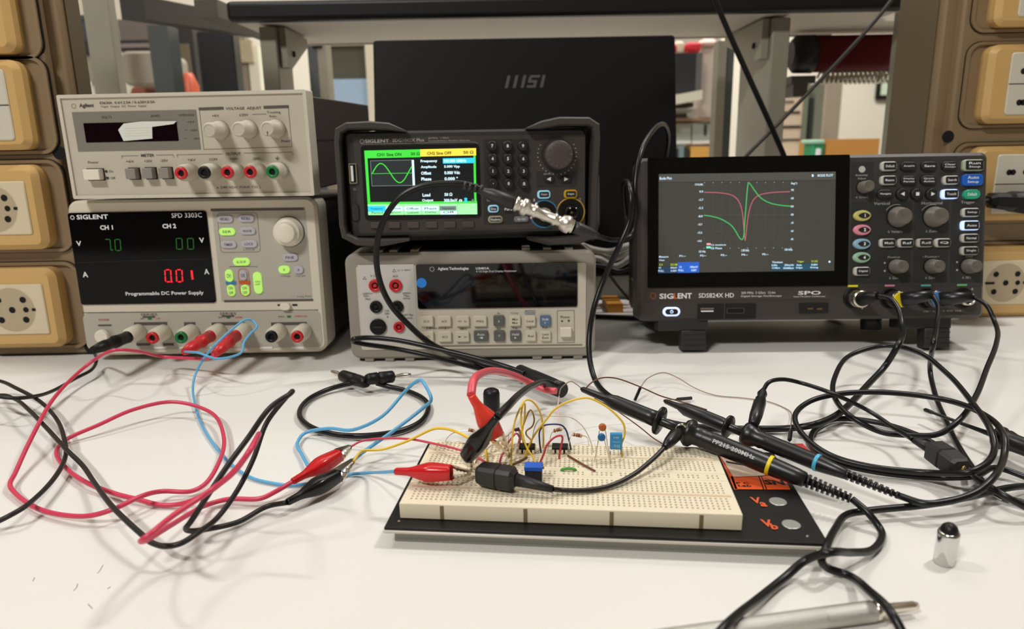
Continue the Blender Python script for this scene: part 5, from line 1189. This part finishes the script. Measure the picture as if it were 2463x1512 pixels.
wire([(1279, 1066), (1289, 1020), (1305, 1003), (1333, 1000), (1371, 1003), (1399, 1022), (1417, 1052), (1427, 1088)], .0003, mat('pale_beige_wire', (206, 190, 168), .5), 'thin pale beige wire in a broad arch behind the chips')
cable('jumper_wire', Z([(1366, 1095, .0192), (1398, 1114, .0194), (1431, 1132, .0192)]), .0006, brownw, 'brown jumper wire lying flat, right of the right chip', 'wire', group=G)
cable('jumper_wire', Z([(1214, 1123, .0192), (1240, 1113, .0194), (1268, 1099, .0192)]), .0006, brownw, 'brown jumper wire lying flat, left of the blue trimmer', 'wire', group=G)
cable('jumper_wire', Z([(1350, 1131, .0185), (1354, 1128, .0196), (1367, 1126, .0200), (1381, 1128, .0196), (1385, 1131, .0185)]), .0008, mat('green_wire', (82, 150, 62), .5), 'short green jumper wire between the two plain strips', 'wire', group=G)
cable('jumper_wire', Z([(850, 1109, .011), (870, 1085, .013), (920, 1080, .014), (980, 1060, .020), (1040, 1032, .028), (1065, 1030, .030), (1100, 1039, .032), (1137, 1058, .030), (1163, 1074, .027), (1171, 1095, .023), (1173, 1114, .017)]), .0008, yel, 'yellow wire from the black clip on the worktop to the breadboard', 'wire', group=G)
cable('jumper_wire', Z([(842, 1075, .0105), (865, 1062, .013), (900, 1055, .016), (980, 1055, .020), (1060, 1070, .022), (1100, 1080, .023), (1130, 1089, .022), (1156, 1104, .0205), (1180, 1120, .017)]), .0007, mat('deep_pink_wire', (206, 70, 96), .5), 'deep pink wire from the red clip on the worktop to the breadboard', 'wire', group=G)

# chips
def local(px, py, z=.0185): p = BI @ pz(px, py, z); return p
def chip(cx, cy, lab):
    p = BM @ local(cx, cy); S = thing('chip', lab, 'integrated circuit', Matrix.Translation((p.x, p.y, .0185)) @ Matrix.Rotation(math.radians(-5.995), 4, 'Z'), 'chips on the breadboard')
    m = MB(black_p); m.box(-.0046, -.0032, .0008, .0046, .0032, .0042, .0004); m.build('package', S)
    for s_ in (-1, 1):
        for k in range(4): m = MB(steel); x = (k - 1.5) * .00254; m.box(x - .0007, s_ * .0034 - .0002, .0005, x + .0007, s_ * .0034 + .0002, .0028); m.box(x - .0003, s_ * .0038 - .0002, -.001, x + .0003, s_ * .0038 + .0002, .0008); m.build('pin', S)
chip(1268, 1086, 'small black eight pin chip, left of two, under the yellow wires'); chip(1347, 1086, 'small black eight pin chip, right of two, under the navy wire')
# trimmer
p = pz(1283, 1164, .0185); S = thing('trimmer', 'black trimmer potentiometer with bright blue top in front of the chips', 'trimmer', Matrix.Translation(p) @ Matrix.Rotation(math.radians(-5.995), 4, 'Z'))
m = MB(mat('navy_black_plastic', (12, 14, 30), .35)); m.box(-.0045, 0, .0004, .0045, .006, .0074, .0003); m.build('body', S)
m = MB(mat('bright_blue_plastic', (30, 92, 196), .4)); m.box(-.0048, -.0003, .0074, .0048, .0063, .0098, .0003); m.build('cover', S)
m = MB(brass); m.lathe([(0, .0012), (.0008, .0012)], (.0048, .003, .0086), (1, 0, 0), 12); m.build('screw', S)
# capacitors
p = pz(1481, 1108, .0185); S = thing('film_capacitor', 'blue box film capacitor standing on long legs on the breadboard', 'capacitor', Matrix.Translation(p) @ Matrix.Rotation(math.radians(-5.995), 4, 'Z'))
m = MB(mat('sky_blue_epoxy', (52, 138, 190), .4)); m.box(-.0034, -.0013, .0072, .0034, .0013, .0168, .0005); m.build('body', S)
m = MB(mat('pale_blue_print', (150, 200, 224), .5)); m.text('.22J', 0, .0095, .004, .0018, -.0014, .02); m.box(-.002, -.00135, .0118, .0022, -.0013, .0121); m.text('100', 0, .0146, .003, .0012, -.0014, .02); m.build('marking', S)
for x in (-.0031, .0027): m = MB(steel); m.tube([(x, 0, -.002), (x, 0, .0074)], .0003, 6); m.build('lead', S)
def disc_cap(name, lab, a, b, top, rr_, mm, group):
    A, B = pz(*a, .0185), pz(*b, .0185); Yc = (A.y + B.y) / 2; c = py_(top[0], top[1], Yc)
    S = thing(name, lab, 'capacitor', (c.x, Yc, .0185), group)
    m = MB(mm); m.lathe([(-.0011, rr_ * .6), (-.0008, rr_ * .95), (0, rr_), (.0008, rr_ * .95), (.0011, rr_ * .6)], c, (0, 1, 0), 20); m.build('body', S, True)
    for P_, s_ in ((A, -1), (B, 1)):
        m = MB(steel); m.tube([P_ - Vector((0, 0, .002)), P_, c + Vector((s_ * rr_ * .8, 0, -rr_ * 1.2)), c + Vector((s_ * rr_ * .6, 0, -rr_ * .6))], .00028, 6); m.build('lead', S, True)
disc_cap('disc_capacitor', 'round orange-brown disc capacitor, taller of the two beside the blue box', (1434, 1100), (1466, 1101), (1449, 1027), .0022, mat('orange_brown_ceramic', (190, 100, 44), .4), 'capacitors on the breadboard')
disc_cap('disc_capacitor', 'small dark blue disc capacitor in front of the orange-brown one', (1429, 1112), (1468, 1113), (1447, 1051), .0022, mat('teal_blue_ceramic', (16, 96, 150), .4), 'capacitors on the breadboard')
def resistor(lab, l, i0, i1, mm):
    pts = bar(l); S = thing('resistor', lab, 'resistor', Vector((pts[0].x, pts[0].y, .0185)), 'resistors on the breadboard')
    m = MB(steel); m.tube(crom(pts, 4), .00025, 6); m.build('lead', S, True)
    a_ = py_(*i0, (pts[0].y + pts[-1].y) / 2); b_ = py_(*i1, (pts[0].y + pts[-1].y) / 2); d_ = b_ - a_; L = d_.length
    m = MB(mm); m.lathe([(0, .0006), (L * .06, .0011), (L * .22, .0011), (L * .28, .0009), (L * .72, .0009), (L * .78, .0011), (L * .94, .0011), (L, .0006)], a_, d_, 12); m.build('body', S, True)
    m = MB(mat('dark_colour_band', (60, 30, 24), .5))
    for f in (.14, .40, .55, .68): m.lathe([(L * f, .00114), (L * (f + .07), .00114)], a_, d_, 12)
    m.build('colour_bands', S, True)
tanr = mat('tan_ceramic', (206, 150, 104), .5)
resistor('tan resistor left of the black clip at the back of the breadboard', [(1072, 1062), (1085, 1044), (1110, 1036), (1134, 1034), (1150, 1040), (1160, 1066)], (1126, 1033), (1141, 1036), tanr)
resistor('tan resistor under the top of the navy wire arch', [(1322, 1068), (1328, 1040), (1342, 1034), (1356, 1030), (1363, 1040), (1370, 1070)], (1331, 1036), (1352, 1031), tanr)
resistor('tan resistor right of the navy wire arch', [(1368, 1084), (1372, 1050), (1378, 1044), (1400, 1047), (1412, 1052), (1416, 1072)], (1377, 1044), (1400, 1048), tanr)
resistor('maroon resistor between the tall yellow arch and the white wire', [(1222, 1070), (1226, 1038), (1236, 1033), (1247, 1032), (1256, 1040), (1258, 1066)], (1238, 1034), (1250, 1031), mat('maroon_ceramic', (110, 40, 50), .5))

# ================================================================ coax to clips lead (function generator)
S = thing('coaxial_lead', 'thick black coaxial lead with nickel coupler, ending in one red and one black clip', 'coaxial lead', (.02, .57, 0))
k0, k1 = py_(1222, 482, .574), py_(1398, 553, .570)
def on2(px): return online(k0, k1, px)
cnm = mat('satin_nickel', (226, 220, 208), .34, metal=.9)
m = MB(cnm)
turned(m, k0, k1, [(1238, 12), (1240, 19), (1246, 19), (1248, 15), (1254, 15), (1256, 21), (1262, 22), (1268, 21), (1270, 16), (1282, 14), (1284, 16), (1290, 16), (1292, 13), (1330, 13), (1332, 16), (1337, 16), (1339, 13), (1348, 13), (1350, 18), (1362, 22), (1370, 22), (1372, 17), (1378, 17), (1380, 13)], 28); m.build('coupler', S, True)
for s_ in (1, -1):
    m = MB(cnm); p = on2(1284); ax = (k1 - k0).normalized(); u = ax.orthogonal().normalized(); m.lathe([(0, .0011), (.0068, .0011)], p, Vector((0, 0, s_)) - ax * ax.z * s_, 10); m.build('bayonet_pin', S, True)
m = MB(mat('dark_boot', (44, 42, 41), .45)); turned(m, py_(1140, 452, .578), k0 + (k1 - k0) * .12, [(1148, 7), (1170, 11), (1180, 15), (1236, 17), (1238, 13)], 20)
for q in (1118, 1131, 1144, 1157): 
    p = py_(q, 446 + (q - 1118) * .22, .578); m.lathe([(-.0012, .0036), (.0012, .0038)], p, (1, 0, -.3), 14)
m.build('boot', S, True)
m = MB(mat('dark_boot', (44, 42, 41), .45)); turned(m, on2(1380), py_(1450, 572, .575), [(1380, 15), (1392, 16), (1425, 12), (1440, 8)], 20); m.build('boot', S, True)
c1 = [py_(*t) for t in ((1165, 458, .578), (1120, 443, .578), (1065, 441, .578), (1010, 449, .577), (965, 472, .576), (932, 512, .575), (912, 560, .575), (905, 620, .576), (915, 680, .578), (940, 733, .58), (985, 783, .582), (1030, 822, .583))] + Z([(1090, 852, .014), (1160, 876, .012), (1225, 892, .010), (1262, 902, .009)])
tubep(S, 'cable', c1, .0025, blkg)
tubep(S, 'cable', Z([(1262, 898, .014), (1225, 884, .016), (1150, 862, .022), (1050, 838, .028), (950, 817, .034), (880, 812, .036), (852, 815, .036), (848, 820, .033), (870, 826, .030), (950, 838, .024), (1040, 857, .018), (1130, 880, .010), (1200, 896, .006), (1262, 908, .005)]), .0021, blkg)
tubep(S, 'cable', [py_(*t) for t in ((1430, 566, .576), (1480, 577, .592), (1518, 566, .608), (1531, 520, .612), (1528, 440, .618), (1542, 365, .634), (1572, 312, .68), (1598, 300, .75), (1608, 330, .80), (1602, 375, .83), (1590, 430, .835))], .0022, blkg)
a_, b_ = pz(1250, 894, .011), pz(1352, 938, .011)
m = MB(mat('black_tape', (22, 21, 22), .5)); d_ = b_ - a_; L = d_.length; m.lathe([(0, .0062), (L * .3, .0060), (L * .32, .0064), (L * .8, .0064), (L, .0060)], a_, d_, 18); m.build('taped_joint', S, True)
m = MB(thinw); m.tube([b_ - d_ * .06 + Vector((.0066 * math.cos(t), 0, .0066 * math.sin(t))) for t in [k * .5 for k in range(9)]], .0003, 6); m.build('thin_wire', S, True)
r1, f1, t1 = pz(1133, 950, .062), pz(1193, 1046, .038), pz(1224, 1097, .022)
r2, f2, t2 = pz(1196, 1002, .058), pz(1124, 1097, .030), pz(1133, 1118, .0205)
pend = mat('salmon_pink_cable', (222, 84, 96), .35)
tubep(S, 'pink_tail', [pz(1338, 940, .018)] + Z([(1310, 936, .018), (1275, 920, .022), (1235, 902, .034), (1195, 892, .048), (1160, 897, .060), (1138, 918, .066)]) + [r1], .0024, pend)
tubep(S, 'black_tail', [pz(1340, 930, .016)] + Z([(1315, 920, .022), (1285, 925, .034), (1250, 948, .048), (1220, 978, .058)]) + [r2], .0022, blkg)
clip(S, r1, f1, t1, orb, wide=.0068); clip(S, r2, f2, t2, blkb, wide=.0058)

# ================================================================ probes
def bncplug(par, key, ringm, L1=.022, metal=steel):
    x, z = BNC[key]; P_ = sock3; M = P_.M
    def w_(y): return M @ Vector((x, y, z))
    ax = (w_(-1) - w_(0)).normalized(); p = w_(-.002)
    m = MB(metal); m.lathe([(.003, .0062), (.004, .0078), (.0095, .0078), (.0105, .0070), (.012, .0070), (.0125, .0078), (.016, .0078), (.017, .0066)], p, ax, 28, cap=True); m.build('plug_collar', par, True)
    if ringm: m = MB(ringm); m.lathe([(.0178, .0062), (.0180, .0068), (.0190, .0068), (.0192, .0062)], p, ax, 28); m.build('colour_ring', par, True)
    return p, ax
# ch 1 coax
S = thing('coaxial_lead', 'thick black coaxial lead running from the first oscilloscope input behind both probes', 'coaxial lead', (.2, .5, 0))
p, ax = bncplug(S, '1', None); e0 = p + ax * .017; e1 = py_(2112, 711, .60)
m = MB(black_p); m.tube([e0, e0 + (e1 - e0) * .3, e1], [.0062, .0058, .0034], 16); m.build('boot', S, True)
pts = [e1] + [py_(*t) for t in ((2140, 717, .592), (2162, 745, .580), (2170, 785, .565))] + Z([(2160, 830, .040), (2131, 877, .024), (2090, 922, .016), (2040, 975, .012), (2003, 1003, .010), (1948, 1023, .008), (1889, 1030, .004), (1820, 1031, .003), (1740, 1030, .003), (1640, 1022, .003), (1560, 1000, .003), (1490, 966, .003), (1455, 944, .004), (1430, 910, .007), (1418, 860, .020)]) + [py_(*t) for t in ((1418, 800, .572), (1430, 735, .578), (1455, 665, .585), (1490, 590, .583), (1514, 530, .588), (1518, 480, .590), (1514, 450, .598), (1506, 436, .630), (1500, 450, .69), (1503, 500, .76), (1508, 570, .81))]
tubep(S, 'cable', pts, .0023, blkg)
pb = mat('probe_black_plastic', (22, 21, 21), .35)
YR = mat('yellow_ring_band', (232, 206, 30), .4); BR_ = mat('cyan_ring_band', (74, 178, 216), .4)
def strain(m, P0, P1, a, b, n, h0, h1):
    for k in range(n):
        f = k / (n - 1); px = a + (b - a) * f; p = online(P0, P1, px); q = online(P0, P1, px + (b - a) / n * .55); ax = (P1 - P0).normalized(); h = pxr(p, h0 + (h1 - h0) * f)
        m.lathe([(0, h), ((q - p).length, h)], p, ax, 12)
# probe 1
P0, P1 = pz(1397, 934, .040), pz(2050, 1200, .012)
S = thing('oscilloscope_probe', 'black probe with yellow ring lying across the corner of the breadboard', 'probe', Vector((P1.x, P1.y, 0)), 'oscilloscope probes')
m = MB(pb); turned(m, P0, P1, [(1397, 3), (1402, 7), (1450, 9), (1456, 10), (1466, 15), (1480, 18), (1560, 19), (1580, 20), (1582, 12), (1600, 11), (1644, 12)], 24); m.build('hook_sleeve', S, True)
m = MB(pb); turned(m, P0, P1, [(1582, 14), (1584, 35), (1589, 35), (1592, 14)], 32); m.build('finger_guard', S, True)
m = MB(pb); turned(m, P0, P1, [(1644, 16), (1648, 28), (1656, 34), (1664, 33), (1672, 24), (1684, 23), (1692, 24), (1696, 22), (1704, 24), (1708, 22), (1716, 24), (1740, 24), (1842, 24), (1846, 23), (1856, 23), (1862, 23), (1910, 21), (1934, 19), (1940, 14)], 28)
strain(m, P0, P1, 1942, 2040, 9, 17, 12); turned(m, P0, P1, [(1938, 9), (2046, 7)], 10); m.build('body', S, True)
m = MB(YR); turned(m, P0, P1, [(1847, 24.5), (1848, 25.2), (1855, 25.2), (1856, 24.5)], 28); m.build('colour_ring', S, True)
# writing on the barrel
ax = (P1 - P0).normalized(); side = ax.cross(Vector((0, 0, 1))).normalized(); nrm = side.cross(ax)
pc = online(P0, P1, 1768); vd = (CO - pc); vd -= ax * vd.dot(ax); vd.normalize(); tv = vd.cross(ax).normalized(); tv = tv if tv.z > 0 else -tv
m = MB(mat('grey_white_print', (190, 190, 186), .5)); vs, fs, xa, xb, ya, yb = text_geo('PP215 200MHz', .02)
rb = pxr(pc, 24.3); Wt, Ht = .024, .0024; V = []
for x, y in vs:
    u = ((x - (xa + xb) / 2) / (xb - xa)) * Wt; v_ = ((y - (ya + yb) / 2) / (yb - ya)) * Ht; an = v_ / rb + .15
    V.append(m.v(pc + ax * u + (vd * math.cos(an) + tv * math.sin(an)) * (rb + .0002)))
for f in fs: m.face([V[i] for i in f])
m.build('printed_marking', S, True)
p, ax2 = bncplug(S, '2', YR, metal=mat('dark_nickel', (96, 92, 90), .25, metal=.9)); e0 = p + ax2 * .0195; e1 = py_(2243, 709, .60)
m = MB(pb); m.tube([e0, e0 + (e1 - e0) * .5, e1], [.0064, .0058, .0042], 16); m.build('plug_boot', S, True)
pts = [e1] + [py_(*t) for t in ((2256, 735, .588), (2252, 785, .562))] + Z([(2245, 825, .046), (2237, 889, .016), (2252, 957, .006), (2278, 1017, .004), (2305, 1072, .004), (2347, 1136, .0026), (2383, 1177, .003), (2429, 1200, .003), (2520, 1215, .003), (2600, 1192, .003), (2560, 1168, .003), (2480, 1168, .005), (2431, 1172, .0075), (2390, 1180, .0075), (2347, 1191, .009), (2232, 1213, .007), (2095, 1227, .006), (2040, 1236, .006), (2008, 1273, .010), (1986, 1319, .0125), (1976, 1346, .010), (1990, 1365, .005), (2040, 1383, .003), (2090, 1420, .011), (2145, 1475, .0125), (2180, 1560, .005), (2040, 1690, .003), (1800, 1720, .003), (1690, 1630, .003), (1700, 1560, .009), (1738, 1512, .0125), (1775, 1477, .0105), (1820, 1442, .005), (1889, 1387, .004), (1939, 1346, .009), (1994, 1328, .016), (2049, 1328, .009), (2095, 1323, .004), (2118, 1300, .003), (2118, 1273, .003), (2085, 1230, .009)]) + [P1]
tubep(S, 'cable', pts, .00185, blkg)
# ground lead of probe 1
ga = online(P0, P1, 1648) + Vector((-.004, -.006, .004))
m = MB(steel); m.tube([ga + Vector((.0028 * math.cos(t), 0, .0028 * math.sin(t))) for t in [k * .45 for k in range(15)]], .0006, 6); m.build('ground_ring', S, True)
gb = pz(1598, 1076, .029)
m = MB(pb); m.tube([ga + Vector((-.001, -.001, -.001)), ga + (gb - ga) * .35, ga + (gb - ga) * .7, gb], [.0018, .0038, .0032, .0018], 12); m.build('ground_boot', S, True)
gc = pz(1330, 1176, .0230); gd = pz(1242, 1153, .0255); ge = pz(1152, 1136, .0255)
tubep(S, 'ground_cable', [gb] + Z([(1570, 1104, .026), (1520, 1143, .022), (1460, 1170, .0205), (1400, 1179, .0205), (1350, 1178, .021)]) + [gc], .0013, mat('brown_black_cable', (26, 19, 17), .4))
m = MB(mat('matt_black_plastic', (30, 29, 29), .5)); m.tube([gc, gc + (gd - gc) * .5, gd], [.0018, .0026, .0034], 12)
def hexbox(m, a, b, stations):
    t = (b - a).normalized(); s_ = t.cross(Vector((0, 0, 1))).normalized(); u = s_.cross(t); R = []
    for f, w_, h in stations:
        c = a + (b - a) * f; R.append([c + s_ * x * w_ + u * y * h for x, y in ((-1, -.7), (-.7, -1), (.7, -1), (1, -.7), (1, .7), (.7, 1), (-.7, 1), (-1, .7))])
    m.loft(R, True, True, False)
hexbox(m, gd, ge, [(0, .0030, .0035), (.1, .0050, .0055), (.42, .0055, .0055), (.43, .0050, .0050), (.47, .0050, .0050), (.48, .0055, .0055), (.92, .0052, .0050), (1, .0045, .0042)]); m.build('ground_clip', S, True)
m = MB(steel); m.tube([ge, pz(1138, 1130, .0225)], [.001, .0006], 8); m.build('ground_hook', S, True)
# probe 2
P0, P1 = pz(1597, 963, .026), pz(2163, 1192, .0105)
S = thing('oscilloscope_probe', 'black probe with light blue ring lying behind the other probe', 'probe', Vector((P1.x, P1.y, 0)), 'oscilloscope probes')
m = MB(pb); turned(m, P0, P1, [(1597, 3), (1602, 6), (1632, 8), (1650, 16), (1690, 17), (1736, 17), (1746, 14), (1756, 10), (1800, 11)], 24); m.build('hook_sleeve', S, True)
m = MB(pb); turned(m, P0, P1, [(1746, 12), (1749, 28), (1754, 28), (1757, 12)], 32); m.build('finger_guard', S, True)
m = MB(pb); turned(m, P0, P1, [(1788, 12), (1792, 28), (1802, 30), (1812, 26), (1822, 20), (1832, 21), (1838, 19), (1846, 20), (1856, 20), (1958, 20), (1974, 20), (2000, 17), (2034, 13), (2040, 9)], 28)
strain(m, P0, P1, 2036, 2155, 10, 13, 9); turned(m, P0, P1, [(2034, 7), (2160, 6)], 10); m.build('body', S, True)
m = MB(BR_); turned(m, P0, P1, [(1961, 20.5), (1962, 21.6), (1969, 21.6), (1970, 20.5)], 28); m.build('colour_ring', S, True)
p, ax2 = bncplug(S, '3', mat('steel_blue_band', (80, 130, 186), .4), metal=mat('dark_nickel', (96, 92, 90), .25, metal=.9)); e0 = p + ax2 * .0195; e1 = py_(2340, 713, .60)
m = MB(pb); m.tube([e0, e0 + (e1 - e0) * .5, e1], [.0064, .0058, .0040], 16); m.build('plug_boot', S, True)
pts = [e1] + [py_(*t) for t in ((2372, 733, .588), (2393, 775, .575))] + Z([(2396, 828, .040), (2374, 885, .032), (2347, 953, .024), (2305, 1012, .017), (2255, 1044, .010), (2186, 1046, .008), (2118, 1038, .008), (2049, 1003, .014), (2008, 957, .017), (2008, 907, .020), (2049, 852, .026), (2131, 831, .032), (2209, 847, .034), (2278, 898, .030), (2337, 966, .028), (2383, 1035, .027), (2392, 1076, .022), (2369, 1117, .020), (2324, 1136, .017), (2232, 1136, .008), (2095, 1122, .007), (2003, 1097, .008), (1940, 1055, .010), (1912, 1000, .014), (1952, 963, .018), (2026, 946, .022), (2141, 944, .024), (2278, 962, .024), (2369, 998, .027), (2415, 1049, .028), (2415, 1095, .022), (2388, 1150, .0195), (2347, 1184, .015), (2278, 1206, .012), (2223, 1210, .011)]) + [P1]
tubep(S, 'cable', pts, .00185, blkg)
ga = online(P0, P1, 1812) + Vector((0, .002, .006)); gb = pz(1836, 938, .032)
m = MB(pb); m.tube([ga, ga + (gb - ga) * .3, ga + (gb - ga) * .62, ga + (gb - ga) * .66, ga + (gb - ga) * .72, ga + (gb - ga) * .8, ga + (gb - ga) * .88, gb], [.0030, .0040, .0040, .0026, .0034, .0024, .0032, .0018], 14); m.build('ground_boot', S, True)
gc, gd, ge = pz(2196, 1057, .018), pz(2240, 1078, .0155), pz(2312, 1126, .0145)
tubep(S, 'ground_cable', [gb] + Z([(1848, 920, .036), (1880, 912, .036), (1925, 920, .032), (2000, 945, .030), (2090, 988, .020), (2150, 1028, .015)]) + [gc], .0014, blkg)
m = MB(mat('matt_black_plastic', (30, 29, 29), .5)); m.tube([gc, gd], [.0018, .0036], 12)
hexbox(m, gd, ge, [(0, .0030, .0035), (.1, .0058, .0058), (.5, .0062, .0060), (.52, .0056, .0055), (.56, .0056, .0055), (.58, .0062, .0060), (.92, .0058, .0050), (1, .0045, .0042)]); m.build('ground_clip', S, True)
m = MB(brass); m.tube([ge, pz(2322, 1122, .016)], [.0012, .0008], 8); m.build('ground_hook', S, True)
# probe 3, at the right edge
P0, P1 = pz(2222, 984, .010), pz(2560, 1110, .014)
S = thing('oscilloscope_probe', 'thin probe tip with round guard entering from the right edge of the photo', 'probe', Vector((P1.x, P1.y, 0)), 'oscilloscope probes')
m = MB(pb); turned(m, P0, P1, [(2222, 2), (2226, 5), (2240, 5), (2246, 3.5), (2330, 4.5), (2392, 7), (2400, 12)], 16); m.build('tip', S, True)
m = MB(pb); turned(m, P0, P1, [(2398, 14), (2402, 28), (2409, 28), (2413, 14)], 28); m.build('finger_guard', S, True)
m = MB(pb); turned(m, P0, P1, [(2410, 20), (2425, 26), (2440, 22), (2550, 22), (2556, 8)], 24); m.build('body', S, True)
tubep(S, 'cable', [P1] + Z([(2640, 1150, .006), (2640, 1230, .003), (2520, 1240, .003), (2440, 1205, .011), (2400, 1182, .0135), (2347, 1150, .010), (2315, 1115, .0032), (2287, 1092, .003), (2209, 1047, .0035), (2118, 1017, .003), (2026, 1006, .003), (1984, 1015, .003), (1951, 1047, .003), (1958, 1076, .003), (2003, 1108, .003), (2095, 1132, .003), (2232, 1147, .003), (2340, 1145, .0068), (2400, 1125, .006), (2500, 1160, .003)]), .0018, blkg)

# ================================================================ small things on the worktop
S = thing('banana_patch_cable', 'short black patch cable coiled in a ring, two plugs with nickel tips', 'patch cable', Vector(pz(880, 980, 0)))
tubep(S, 'cable', Z([(872, 916, .008), (840, 922, .006), (790, 936, .004), (745, 958, .003), (722, 985, .003), (726, 1010, .003), (765, 1034, .003), (830, 1047, .003), (900, 1046, .003), (965, 1035, .003), (1010, 1015, .003), (1030, 985, .003), (1022, 962, .003), (985, 942, .003), (930, 928, .005), (905, 921, .008)]), .0020, blkg)
for (a_, b_, c_) in (((882, 921, .010), (823, 903, .008), (798, 893, .008)), ((880, 912, .013), (946, 905, .011), (988, 901, .010))):
    A, B, Cc_ = pz(*a_), pz(*b_), pz(*c_); d_ = B - A; L = d_.length; m = MB(black_p)
    m.lathe([(0, .0036), (L * .1, .0046), (L * .4, .0050), (L * .42, .0042), (L * .48, .0042), (L * .5, .0050), (L * .95, .0050), (L, .0042)], A, d_, 16); m.build('plug_body', S, True)
    d_ = Cc_ - B; L = d_.length; m = MB(steel); m.lathe([(0, .0015), (L * .25, .0015), (L * .5, .0022), (L * .8, .0019), (L, .0012)], B, d_, 12); m.build('plug_tip', S, True)
p = pz(1183, 990, 0); m = MB(black_p); m.lathe([(0, .0058), (.0005, .0061), (.0145, .0061), (.0168, .0054), (.0180, .0034), (.0185, .0008)], (p.x, p.y, 0), (0, 0, 1), 32); tag(m.build('rubber_cap'), 'black rubber end cap standing upright behind the red clip', 'cap')
# chrome cap with black dome
p = pz(2270, 1353, 0); S = thing('chrome_stylus_cap', 'chrome cylinder with black rubber dome standing upright near the front right', 'cap', Vector((p.x, p.y, 0)))
chrome = mat('chrome', (214, 214, 212), .12, metal=1)
m = MB(chrome); m.lathe([(0, .0041), (.0004, .0045), (.0148, .0047), (.0160, .0045), (.0162, .0040)], p, (.03, 0, 1), 36); m.build('sleeve', S, True)
m = MB(black_p); m.lathe([(.0158, .0038), (.0172, .0038), (.0190, .0030), (.0200, .0018), (.0204, .0003)], p, (.03, 0, 1), 28); m.build('dome', S, True)
# pen at the lower right
P0, P1 = pz(1360, 1566, .0050), pz(2206, 1455, .0045)
S = thing('metal_pen', 'silver knurled metal pen lying at the bottom edge under a black cable', 'pen', Vector((P0.x, P0.y, 0)))
m = MB(mat('knurled_silver', (206, 204, 196), .35, metal=.9, bump=1.0, nscale=2200)); 
pr = [(1365, 22), (1978, 25)]
for k in range(40): pr += [(1980 + k * 3, 25), (1981.5 + k * 3, 23.6)]
turned(m, P0, P1, pr, 28); m.build('barrel', S, True)
m = MB(steel); turned(m, P0, P1, [(2100, 21), (2104, 23), (2110, 23), (2114, 19), (2122, 19), (2126, 21), (2132, 20), (2138, 14), (2196, 11), (2206, 8)], 24); m.build('nose', S, True)
# thin jumper wires with black ends
cable('jumper_wire', Z([(1404, 940, .03), (1420, 922, .035), (1445, 909, .036), (1480, 909, .034), (1540, 930, .026), (1590, 952, .018), (1640, 966, .012), (1700, 985, .010)]), .0005, brownw, 'thin brown wire arching right from the hook of the nearer probe', 'wire')
cable('jumper_wire', Z([(1345, 948, .02), (1352, 930, .03), (1372, 917, .034), (1384, 922, .033), (1402, 936, .03)]), .0004, thinw, 'thin copper wire between the taped joint and the probe hook', 'wire')
cable('jumper_wire', Z([(1430, 958, .03), (1480, 985, .02), (1530, 1020, .012), (1570, 1052, .014), (1592, 1066, .0192)]), .0004, brownw, 'thin brown wire dropping from the probe hook to the back of the breadboard', 'wire')
cable('jumper_wire', [pz(1345, 952, .02), pz(1342, 985, .026), pz(1345, 1010, .024), pz(1348, 1036, .020)], .0004, mat('faint_pink_wire', (226, 186, 176), .5), 'faint pink wire hanging down from the taped joint', 'wire')
S = thing('jumper_wire', 'long thin grey wire with black connector ends, curving on the worktop behind the probes', 'wire', Vector(pz(1700, 950, 0)))
tubep(S, 'wire', Z([(1541, 930, .010), (1560, 908, .012), (1598, 896, .012), (1630, 908, .008), (1670, 932, .003), (1720, 950, .001), (1790, 957, .001), (1850, 966, .001), (1895, 985, .001), (1903, 1010, .008), (1901, 1035, .010)]), .0004, thinw)
for a_, b_ in (((1527, 962, .002), (1541, 930, .010)), ((1902, 1034, .010), (1899, 1058, .011))): m = MB(black_p); A, B = pz(*a_), pz(*b_); m.tube([A, B], .0013, 4, smooth=False); m.build('connector_end', S, True)
S = thing('jumper_wire', 'pale thin wire with one black connector end lying above the probes', 'wire', Vector(pz(1640, 958, 0)))
m = MB(black_p); m.tube([pz(1628, 960, .003), pz(1664, 957, .003)], .0014, 4, smooth=False); m.build('connector_end', S, True)
m = MB(steel); m.tube([pz(1600, 962, .003), pz(1628, 960, .003)], .0004, 6); m.build('pin', S, True)
p = pz(1928, 1082, .0); m = MB(mat('crimson_card', (196, 52, 52), .6)); a_, b_ = pz(1900, 1072, 0), pz(1950, 1092, 0)
m.box(min(a_.x, b_.x), min(a_.y, b_.y), .0003, max(a_.x, b_.x), max(a_.y, b_.y), .0016); tag(m.build('card_scrap'), 'small red card scrap on the worktop behind the blue-ringed probe', 'card')
# pencil marks on the laminate
m = MB(mat('faint_scratch', (150, 144, 136), .6))
for l in (((248, 1358), (240, 1372), (234, 1378)), ((83, 1388), (79, 1397)), ((187, 1403), (184, 1412), (177, 1420)), ((266, 1411), (258, 1415)), ((212, 1452), (222, 1463))):
    m.tube([pz(a, b, .0001) for a, b in l], .00018, 4)
o = m.build('pencil_marks', None); tag(o, 'few short faint pencil marks on the white worktop at lower left', 'marks', kind='stuff')
